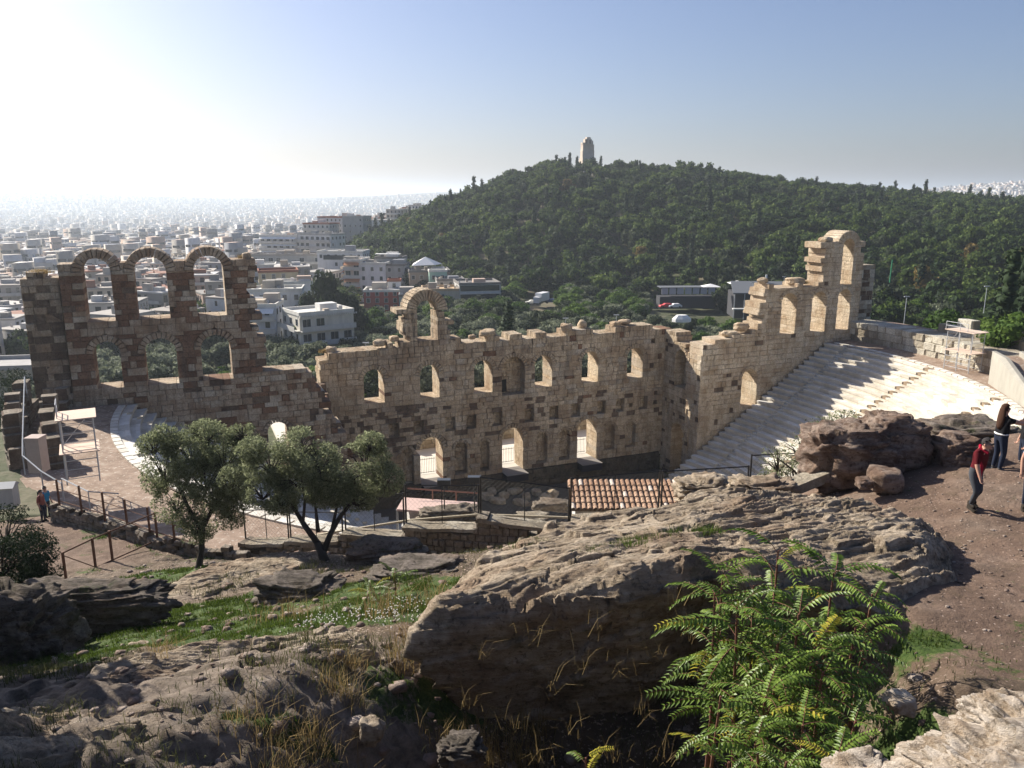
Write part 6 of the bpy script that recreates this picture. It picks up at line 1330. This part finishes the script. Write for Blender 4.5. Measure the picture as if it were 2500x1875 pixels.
# small green tufts on rock
def near_surface(px,py,t):
    p=at(px,py,t); return p
for i,(px,py,t,s_) in enumerate([(333,1690,12.6,.28),(405,1700,12.5,.2),(510,1710,12.2,.2),(1220,1370,16,.35),(1290,1345,17,.3),(1490,1355,15.2,.45),(1540,1335,15.6,.4),(1440,1372,14.8,.35),(1620,1325,16,.3),(1720,1322,15.6,.3),(1000,1415,20,.4)]):
    p=at(px,py,t); n=260; q=g_.normal(size=(n,2))*s_*.5; PP=np.stack([p[0]+q[:,0],p[1]+q[:,1],np.full(n,p[2])],1)
    if 1100<px<1800: PP[:,2]=Of(PP[:,0],PP[:,1])+.02
    else: PP[:,2]=p[2]-.05
    o=blades('grass_tuft','x',PP,g_.uniform(.08,.2,n),np.full(n,.012),M['grass'],30+i,.8); del o['kind']; tag(o,['round grass tuft on the left rock slope, largest','round grass tuft middle of three on the left rock slope','round grass tuft right of three on the left rock slope','grass tuft on the left shoulder of the long outcrop','grass tuft near the back edge of the long outcrop','widest green patch in the outcrop hollow','green patch right end of the outcrop hollow','green patch left end of the outcrop hollow','green tuft high on the outcrop ridge','green tuft on the outcrop near the leafy shrubs','green tuft by the fern-leaved seedling'][i],'grass tuft','green tufts growing on rock')
# stones and pebbles
def scatter(name,label,n,x0,x1,y0,y1,s0,s1,mat,seed,filt):
    g_=np.random.default_rng(seed); xs=g_.uniform(x0,x1,n*4); ys=g_.uniform(y0,y1,n*4); ix=np.clip(((xs+26)/.11).astype(int),0,GX.shape[0]-1); iy=np.clip(((ys-3.4)/.11).astype(int),0,GX.shape[1]-1)
    keep=filt(Pa[ix,iy],GRK[ix,iy],GG[ix,iy],g_.random(len(xs))); xs,ys,ix,iy=xs[keep][:n],ys[keep][:n],ix[keep][:n],iy[keep][:n]; n=len(xs); s_=np.exp(g_.uniform(math.log(s0),math.log(s1),n))
    base=ICO1; V=base[None]*(1+.3*g_.normal(size=(n,len(base),1))*.5)*np.stack([s_,s_*g_.uniform(.6,1,n),s_*g_.uniform(.35,.7,n)],1)[:,None,:]+np.stack([xs,ys,Z_near[ix,iy]+s_*.1],1)[:,None,:]
    F=(ICOF1[None]+(np.arange(n)*len(base))[:,None,None]).reshape(-1,3); t=np.repeat(g_.random(n),len(ICOF1))
    return obj(name,npmesh(name,V.reshape(-1,3),F,mat,False,{'tint':('FACE',t)}),label=label,kind='stuff')
M['peb']=masonry('pebble_stone',(.30,.22,.17),(.50,.42,.36),(.16,.10,.08),.2,3)
scatter('path_stones','small pale stones strewn over the red-brown path',2600,2,16,8,27,.012,.05,M['peb'],5,lambda p,r,g,q:(p>.4)&(q<.9))
scatter('slope_stones','broken stones scattered over the hillside',1500,-16,8,7,34,.025,.16,M['peb'],6,lambda p,r,g,q:(p<.4)&(q<.45+.4*r))
# white tiny flowers
ff=[]
for px,py,t,n,sp_ in ((830,1530,17,120,.9),(960,1520,16.6,80,.7),(1110,1400,18.5,60,.4),(1000,1460,18.6,50,.6)):
    c=at(px,py,t)
    for i in range(n): q=c[:2]+g_.normal(size=2)*sp_*.6; ff.append((q[0],q[1],nz(q[0],q[1])+g_.uniform(.12,.35)))
ff=np.array(ff); V=(ICO1[None]*.016+ff[:,None,:]).reshape(-1,3); F=(ICOF1[None]+(np.arange(len(ff))*len(ICO1))[:,None,None]).reshape(-1,3)
obj('white_flowers',npmesh('white_flowers',V,F,flat('flower_white',(.8,.78,.72))),label='tiny white seed heads in the grass by the outcrop tip',kind='stuff')
# dry grass on the ruin tops
for i,(s_,t_,z_,r_) in enumerate([(-45,6.2,25.7,.9),(-28.8,6.6,26.5,.5),(35.6,6.4,21.6,.6),(-20.9,-1.3,15.9,.5)]):
    n=500; q=g_.normal(size=(n,2))*r_*.45; c=np.array(L(s_,t_,z_)); PP=np.stack([c[0]+q[:,0],c[1]+q[:,1],np.full(n,z_)],1)
    o=blades('dry_tuft','x',PP,g_.uniform(.15,.5,n),np.full(n,.03),M['dry'],60+i,.8); tag(o,['dry orange grass tuft on top of the leftmost pier','dry tuft on the right corner of the east wing top','dry tuft on the west wing beside the tower','dry tuft on the broken left end of the stage wall'][i])
# ---------------- people ----------------
SK=flat('skin',(.42,.24,.17),.6,.3,var=.04)
def person(label,loc,rz,J,cloth,hair,extra=None,scale=1.,parent_rot=0):
    """J: joints dict (x right, y forward, z up) in metres for a 1.75 m figure facing +y"""
    order=['pelvis','belly','chest','neck','head0','head1','hL','kL','aL','tL','hR','kR','aR','tR','sL','eL','wL','fL','sR','eR','wR','fR']
    R_={'pelvis':.155,'belly':.15,'chest':.165,'neck':.062,'head0':.088,'head1':.095,'hL':.105,'kL':.072,'aL':.05,'tL':.04,'sL':.075,'eL':.052,'wL':.034,'fL':.03}
    for k_ in list(R_):
        if k_.endswith('L') and len(k_)==2: R_[k_[0]+'R']=R_[k_]
    E_=[('pelvis','belly'),('belly','chest'),('chest','neck'),('neck','head0'),('head0','head1'),('pelvis','hL'),('hL','kL'),('kL','aL'),('aL','tL'),('pelvis','hR'),('hR','kR'),('kR','aR'),('aR','tR'),('chest','sL'),('sL','eL'),('eL','wL'),('wL','fL'),('chest','sR'),('sR','eR'),('eR','wR'),('wR','fR')]
    me=bpy.data.meshes.new('body'); me.from_pydata([J[k_] for k_ in order],[(order.index(a_),order.index(b_)) for a_,b_ in E_],[])
    o=bpy.data.objects.new('body',me); COL.objects.link(o); md=o.modifiers.new('s','SKIN'); md.use_smooth_shade=True
    for i,k_ in enumerate(order): v=me.skin_vertices[0].data[i]; r_=R_[k_]; v.radius=(r_,r_*(.8 if k_ in('chest','belly','pelvis') else 1)); v.use_root=(k_=='pelvis')
    sb=o.modifiers.new('b','SUBSURF'); sb.levels=2; sb.render_levels=2
    dg=bpy.context.evaluated_depsgraph_get(); m2=bpy.data.meshes.new_from_object(o.evaluated_get(dg)); bpy.data.objects.remove(o)
    m2.name='body'; m2.materials.clear()
    mats=[SK,cloth['shirt'],cloth['legs'],cloth['shoes'],cloth.get('hair',hair)]
    for m_ in mats: m2.materials.append(m_)
    bones=[(Vector(J[a_]),Vector(J[b_]),a_,b_) for a_,b_ in E_]; sleeve=cloth.get('sleeve',.6); mi=[]
    for p in m2.polygons:
        c=Vector(p.center); best=None
        for A_,B_,a_,b_ in bones:
            d=B_-A_; q=max(0,min(1,(c-A_).dot(d)/d.dot(d))); ds=(c-(A_+d*q)).length/(.5*(R_[a_]+R_[b_]))
            if best is None or ds<best[0]: best=(ds,a_,b_,q)
        _,a_,b_,q=best
        if a_ in('neck','head0') : k_=0
        elif a_=='chest' and b_=='neck': k_=1 if q<.55 else 0
        elif b_[0]=='s' or a_ in('belly',): k_=1
        elif a_=='pelvis' and b_=='belly': k_=1 if q>.1 else 2
        elif a_[0]=='s': k_=1 if q<sleeve*1.6 else 0
        elif a_[0]=='e': k_=1 if sleeve>1 and q<.9 else 0
        elif a_[0]=='w': k_=0
        elif a_[0]=='a' : k_=3
        elif a_[0]=='k': k_=2 if q<.93 else 3
        else: k_=2
        mi.append(k_)
    m2.polygons.foreach_set('material_index',mi); m2.polygons.foreach_set('use_smooth',[True]*len(mi))
    e_=empty('person',label,'person',loc,rz); e_.scale=(scale,)*3; obj('body',m2,e_)
    hc=(Vector(J['head0'])+Vector(J['head1']))/2; fw=cloth.get('face',Vector((0,1,0))); rt=fw.cross(Vector((0,0,1))).normalized()
    # face: nose, ears, eyes, brow, mouth
    def lump(name,c,r3,mat,n=1):
        V=ICO1 if n==1 else ICO2; F=ICOF1 if n==1 else ICOF2; X=np.array(V)*np.array(r3); M3=np.array([tuple(rt),tuple(fw),(0,0,1)]); X=X@M3+np.array(tuple(c)); obj(name,npmesh(name,X,F,mat,True),e_)
    dk_=bpy.data.materials.get('eye_dark') or flat('eye_dark',(.02,.015,.012)); lip=bpy.data.materials.get('lip') or flat('lip',(.30,.12,.10))
    lump('nose',hc+fw*.108+Vector((0,0,-.005)),(.014,.022,.024),SK)
    for s_ in (-1,1): lump('ear',hc+rt*s_*.098+Vector((0,0,-.01)),(.014,.024,.034),SK); lump('eye',hc+fw*.094+rt*s_*.033+Vector((0,0,.02)),(.015,.01,.008),dk_)
    lump('mouth',hc+fw*.096+Vector((0,0,-.048)),(.024,.008,.007),lip)
    # hair cap
    X=np.array(ICO2); keepF=[f for f in ICOF2 if (X[f].mean(0)[2]>-.05 and X[f].mean(0)[1]<.55 and (X[f].mean(0)[1]<.25 or X[f].mean(0)[2]>.45)) or X[f].mean(0)[1]<-.25 and X[f].mean(0)[2]>-.6]
    M3=np.array([tuple(rt),tuple(fw),(0,0,1)]); V=(X*np.array([.108,.118,.122])*(1+.03*np.random.default_rng(1).normal(size=(len(X),1))))@M3+np.array(tuple(hc+Vector((0,0,.03))-fw*.008)); obj('hair',npmesh('hair',V,np.array(keepF),hair,True),e_)
    # hands: palm grows from the wrist bone; five fingers each
    for s_ in 'LR':
        w0,f0=Vector(J['w'+s_]),Vector(J['f'+s_]); d=(f0-w0).normalized(); sd=d.cross(Vector((0,1,.2))).normalized(); b=MB(); nm=sd.cross(d)
        for i in range(4):
            o_=f0+sd*(-.03+.02*i); l=(.07,.08,.075,.06)[i]; b.tube([tuple(o_-d*.03),tuple(o_+d*l*.5),tuple(o_+d*l*.8+nm*.02),tuple(o_+d*l*.95+nm*.045)],[.011,.010,.009,.007],5)
        b.tube([tuple(w0+d*.02+sd*-.02),tuple(w0+d*.06-sd*.055),tuple(w0+d*.10-sd*.06+nm*.015)],[.013,.011,.008],5); b.build('fingers',SK,e_,smooth=True)
    # shoes
    for s_ in 'LR':
        a0,t0=Vector(J['a'+s_]),Vector(J['t'+s_]); d=(t0-a0); d.z=0; d.normalize(); sd=Vector((-d.y,d.x,0)); b=MB()
        base=min(a0.z,t0.z)-.075
        prof=[(-.09,.035,.075),(-.03,.045,.10),(.06,.05,.075),(.14,.05,.05),(.20,.03,.03)]; vs_=[]
        for x_,w_,h_ in prof:
            for sx,zz in ((-1,0),(1,0),(.8,h_),(-.8,h_)): q=Vector((a0.x,a0.y,base))+d*x_+sd*sx*w_; vs_.append((q.x,q.y,base+zz))
        fs=[(i*4+j,i*4+(j+1)%4,i*4+4+(j+1)%4,i*4+4+j) for i in range(4) for j in range(4)]+[(3,2,1,0),(16,17,18,19)]; b.add(vs_,fs); b.build('shoe',cloth['shoes'],e_,smooth=False)
    if extra: extra(e_,J,hc,fw,rt)
    return e_
B0={'pelvis':(0,0,.93),'belly':(0,.01,1.10),'chest':(0,0,1.32),'neck':(0,.01,1.50),'head0':(0,.03,1.58),'head1':(0,.03,1.67),'hL':(-.10,0,.88),'kL':(-.11,.02,.49),'aL':(-.11,-.02,.09),'tL':(-.12,.12,.05),'hR':(.10,0,.88),'kR':(.11,.02,.49),'aR':(.11,-.02,.09),'tR':(.12,.12,.05),'sL':(-.19,0,1.40),'eL':(-.25,-.03,1.13),'wL':(-.26,.06,.88),'fL':(-.26,.09,.80),'sR':(.19,0,1.40),'eR':(.25,-.03,1.13),'wR':(.26,.06,.88),'fR':(.26,.09,.80)}
C=lambda n,c,**k_: flat(n,c,.85,.1,var=.1,**k_)
blackhair=C('black_grey_hair',(.035,.032,.032)); brownhair=C('long_brown_hair',(.055,.028,.018))
def scarf(e_,J,hc,fw,rt):
    n=Vector(J['neck']); b=MB(); b.tube([tuple(n+rt*-.10+Vector((0,-.04,.0))),tuple(n+Vector((0,-.10,.03))),tuple(n+rt*.10+Vector((0,-.04,0))),tuple(n+rt*.06+fw*.12+Vector((0,0,-.07)))],.035,6)
    b.box(.02,.13,.10,.135,.80,1.46); b.build('scarf',C('crimson_scarf',(.30,.01,.03)),e_)
    b=MB(); 
    for s_ in (-1,1):
        c=hc+fw*.105+rt*s_*.035+Vector((0,0,.02)); b.box(c.x-.026,c.x+.026,c.y-.006,c.y+.006,c.z-.018,c.z+.018)
    c=hc+fw*.10+Vector((0,0,.03)); b.box(c.x-.095,c.x+.095,c.y-.012,c.y,c.z-.003,c.z+.003); b.build('sunglasses',M['iron'],e_)
def gpos(px,py,t): p=at(px,py,t); return (p[0],p[1],p[2])
J=dict(B0); J.update({'pelvis':(-.03,-.02,.88),'belly':(-.02,.03,1.06),'chest':(.02,.08,1.27),'neck':(.06,.13,1.44),'head0':(.10,.19,1.51),'head1':(.11,.21,1.60),
 'hL':(-.12,-.04,.83),'kL':(.04,.14,.47),'aL':(-.22,-.14,.17),'tL':(-.17,-.02,.08),'hR':(.08,-.04,.83),'kR':(.10,.12,.45),'aR':(-.05,-.06,.09),'tR':(.03,.08,.05),
 'sL':(-.16,.04,1.35),'eL':(-.17,-.02,1.08),'wL':(-.02,.06,.86),'fL':(.02,.08,.78),'sR':(.22,.08,1.34),'eR':(.30,.16,1.08),'wR':(.33,.26,.88),'fR':(.34,.30,.80)})
person('man in a dark red short-sleeved shirt with a crimson scarf, stepping forward on the path',gpos(2372,1243,17.9),rad(-150),{k_:(-v[0],v[1],v[2]) for k_,v in J.items()} if False else J,{'shirt':C('dark_red_shirt',(.085,.008,.012)),'legs':C('charcoal_jeans',(.055,.06,.07)),'shoes':C('dark_shoes',(.03,.025,.02)),'sleeve':.55,'face':Vector((0,1,0))},blackhair,scarf,1.02)
def longhair(e_,J,hc,fw,rt):
    b=MB(); vs_=[];
    for i,(z,w_,y) in enumerate(((.08,.06,-.06),(.0,.105,-.08),(-.12,.12,-.09),(-.28,.125,-.11),(-.42,.10,-.12),(-.50,.05,-.12))):
        for k_ in range(8): t=2*math.pi*k_/8; q=hc+rt*math.cos(t)*w_+fw*(y+math.sin(t)*.05)+Vector((0,0,z)); vs_.append(tuple(q))
    b.add(vs_,[(i*8+k_,i*8+(k_+1)%8,i*8+8+(k_+1)%8,i*8+8+k_) for i in range(5) for k_ in range(8)]+[tuple(range(7,-1,-1)),tuple(range(40,48))]); b.build('long_hair',brownhair,e_,smooth=True)
    p=Vector(J['pelvis']); b=MB(); b.tube([tuple(p+Vector((math.cos(t)*.165,math.sin(t)*.13,.07))) for t in np.linspace(0,6.283,17)],.025,5); b.build('white_hem',C('white_top_hem',(.7,.7,.68)),e_)
J=dict(B0); J.update({'sR':(.17,.05,1.38),'eR':(.24,.32,1.30),'wR':(.26,.58,1.36),'fR':(.26,.66,1.38),'sL':(-.16,.04,1.38),'eL':(-.14,.26,1.20),'wL':(-.06,.48,1.26),'fL':(-.05,.55,1.28),'kL':(-.10,.04,.49),'kR':(.10,.06,.49)})
person('woman with long brown hair, black top and jeans, arms stretched out',gpos(2432,1150,20.2),rad(-82),J,{'shirt':C('black_top',(.012,.012,.014)),'legs':C('dark_blue_jeans',(.02,.026,.045)),'shoes':C('grey_shoes',(.1,.1,.1)),'sleeve':.25},brownhair,longhair,.99)
person('short-haired visitor in a black shirt standing at the right edge facing the woman',gpos(2492,1160,20.6),rad(75),B0,{'shirt':bpy.data.materials['black_top'],'legs':bpy.data.materials['dark_blue_jeans'],'shoes':bpy.data.materials['dark_shoes'],'sleeve':.5},C('light_brown_hair',(.13,.07,.035)),None,1.03)
person('bare-armed visitor in a pale top and dark trousers cut by the right edge',gpos(2512,1243,17.6),rad(160),B0,{'shirt':C('pale_blue_top',(.5,.55,.62)),'legs':bpy.data.materials['dark_blue_jeans'],'shoes':bpy.data.materials['dark_shoes'],'sleeve':.05},brownhair,None,.97)
def pack(e_,J,hc,fw,rt):
    b=MB(); b.box(-.17,.17,-.36,-.13,1.02,1.45); b.build('backpack',C('black_backpack',(.02,.022,.028)),e_)
x_,y_,z_=onz(104,1250,16.25)
person('person in brick-red shirt and dark trousers on the left path',(x_,y_,nz(x_,y_)),rad(-95),B0,{'shirt':C('brick_red_shirt',(.22,.07,.06)),'legs':C('navy_trousers',(.02,.025,.045)),'shoes':bpy.data.materials['dark_shoes'],'sleeve':.6},blackhair,None,.98)
x_,y_,z_=onz(112,1222,16.25)
person('person in a bright blue T-shirt with a black backpack on the left path',(x_,y_,nz(x_,y_)),rad(-110),B0,{'shirt':C('bright_blue_shirt',(.02,.20,.36)),'legs':bpy.data.materials['navy_trousers'],'shoes':bpy.data.materials['dark_shoes'],'sleeve':.6},blackhair,pack,1.)
# ---------------- air ----------------
k=bpy.data.materials.new('haze_air'); k.use_nodes=True; t_=k.node_tree; t_.nodes.clear()
o_=t_.nodes.new('ShaderNodeOutputMaterial'); v_=t_.nodes.new('ShaderNodeVolumePrincipled')
v_.inputs['Color'].default_value=(.80,.90,1,1); v_.inputs['Density'].default_value=1.9e-4; v_.inputs['Anisotropy'].default_value=.35
t_.links.new(v_.outputs[0],o_.inputs['Volume'])
b=MB(); b.box(-14200,14200,-300,14600,-90,140); h=b.build('haze',k,label='thin pale haze over the city and hill',kind='stuff')
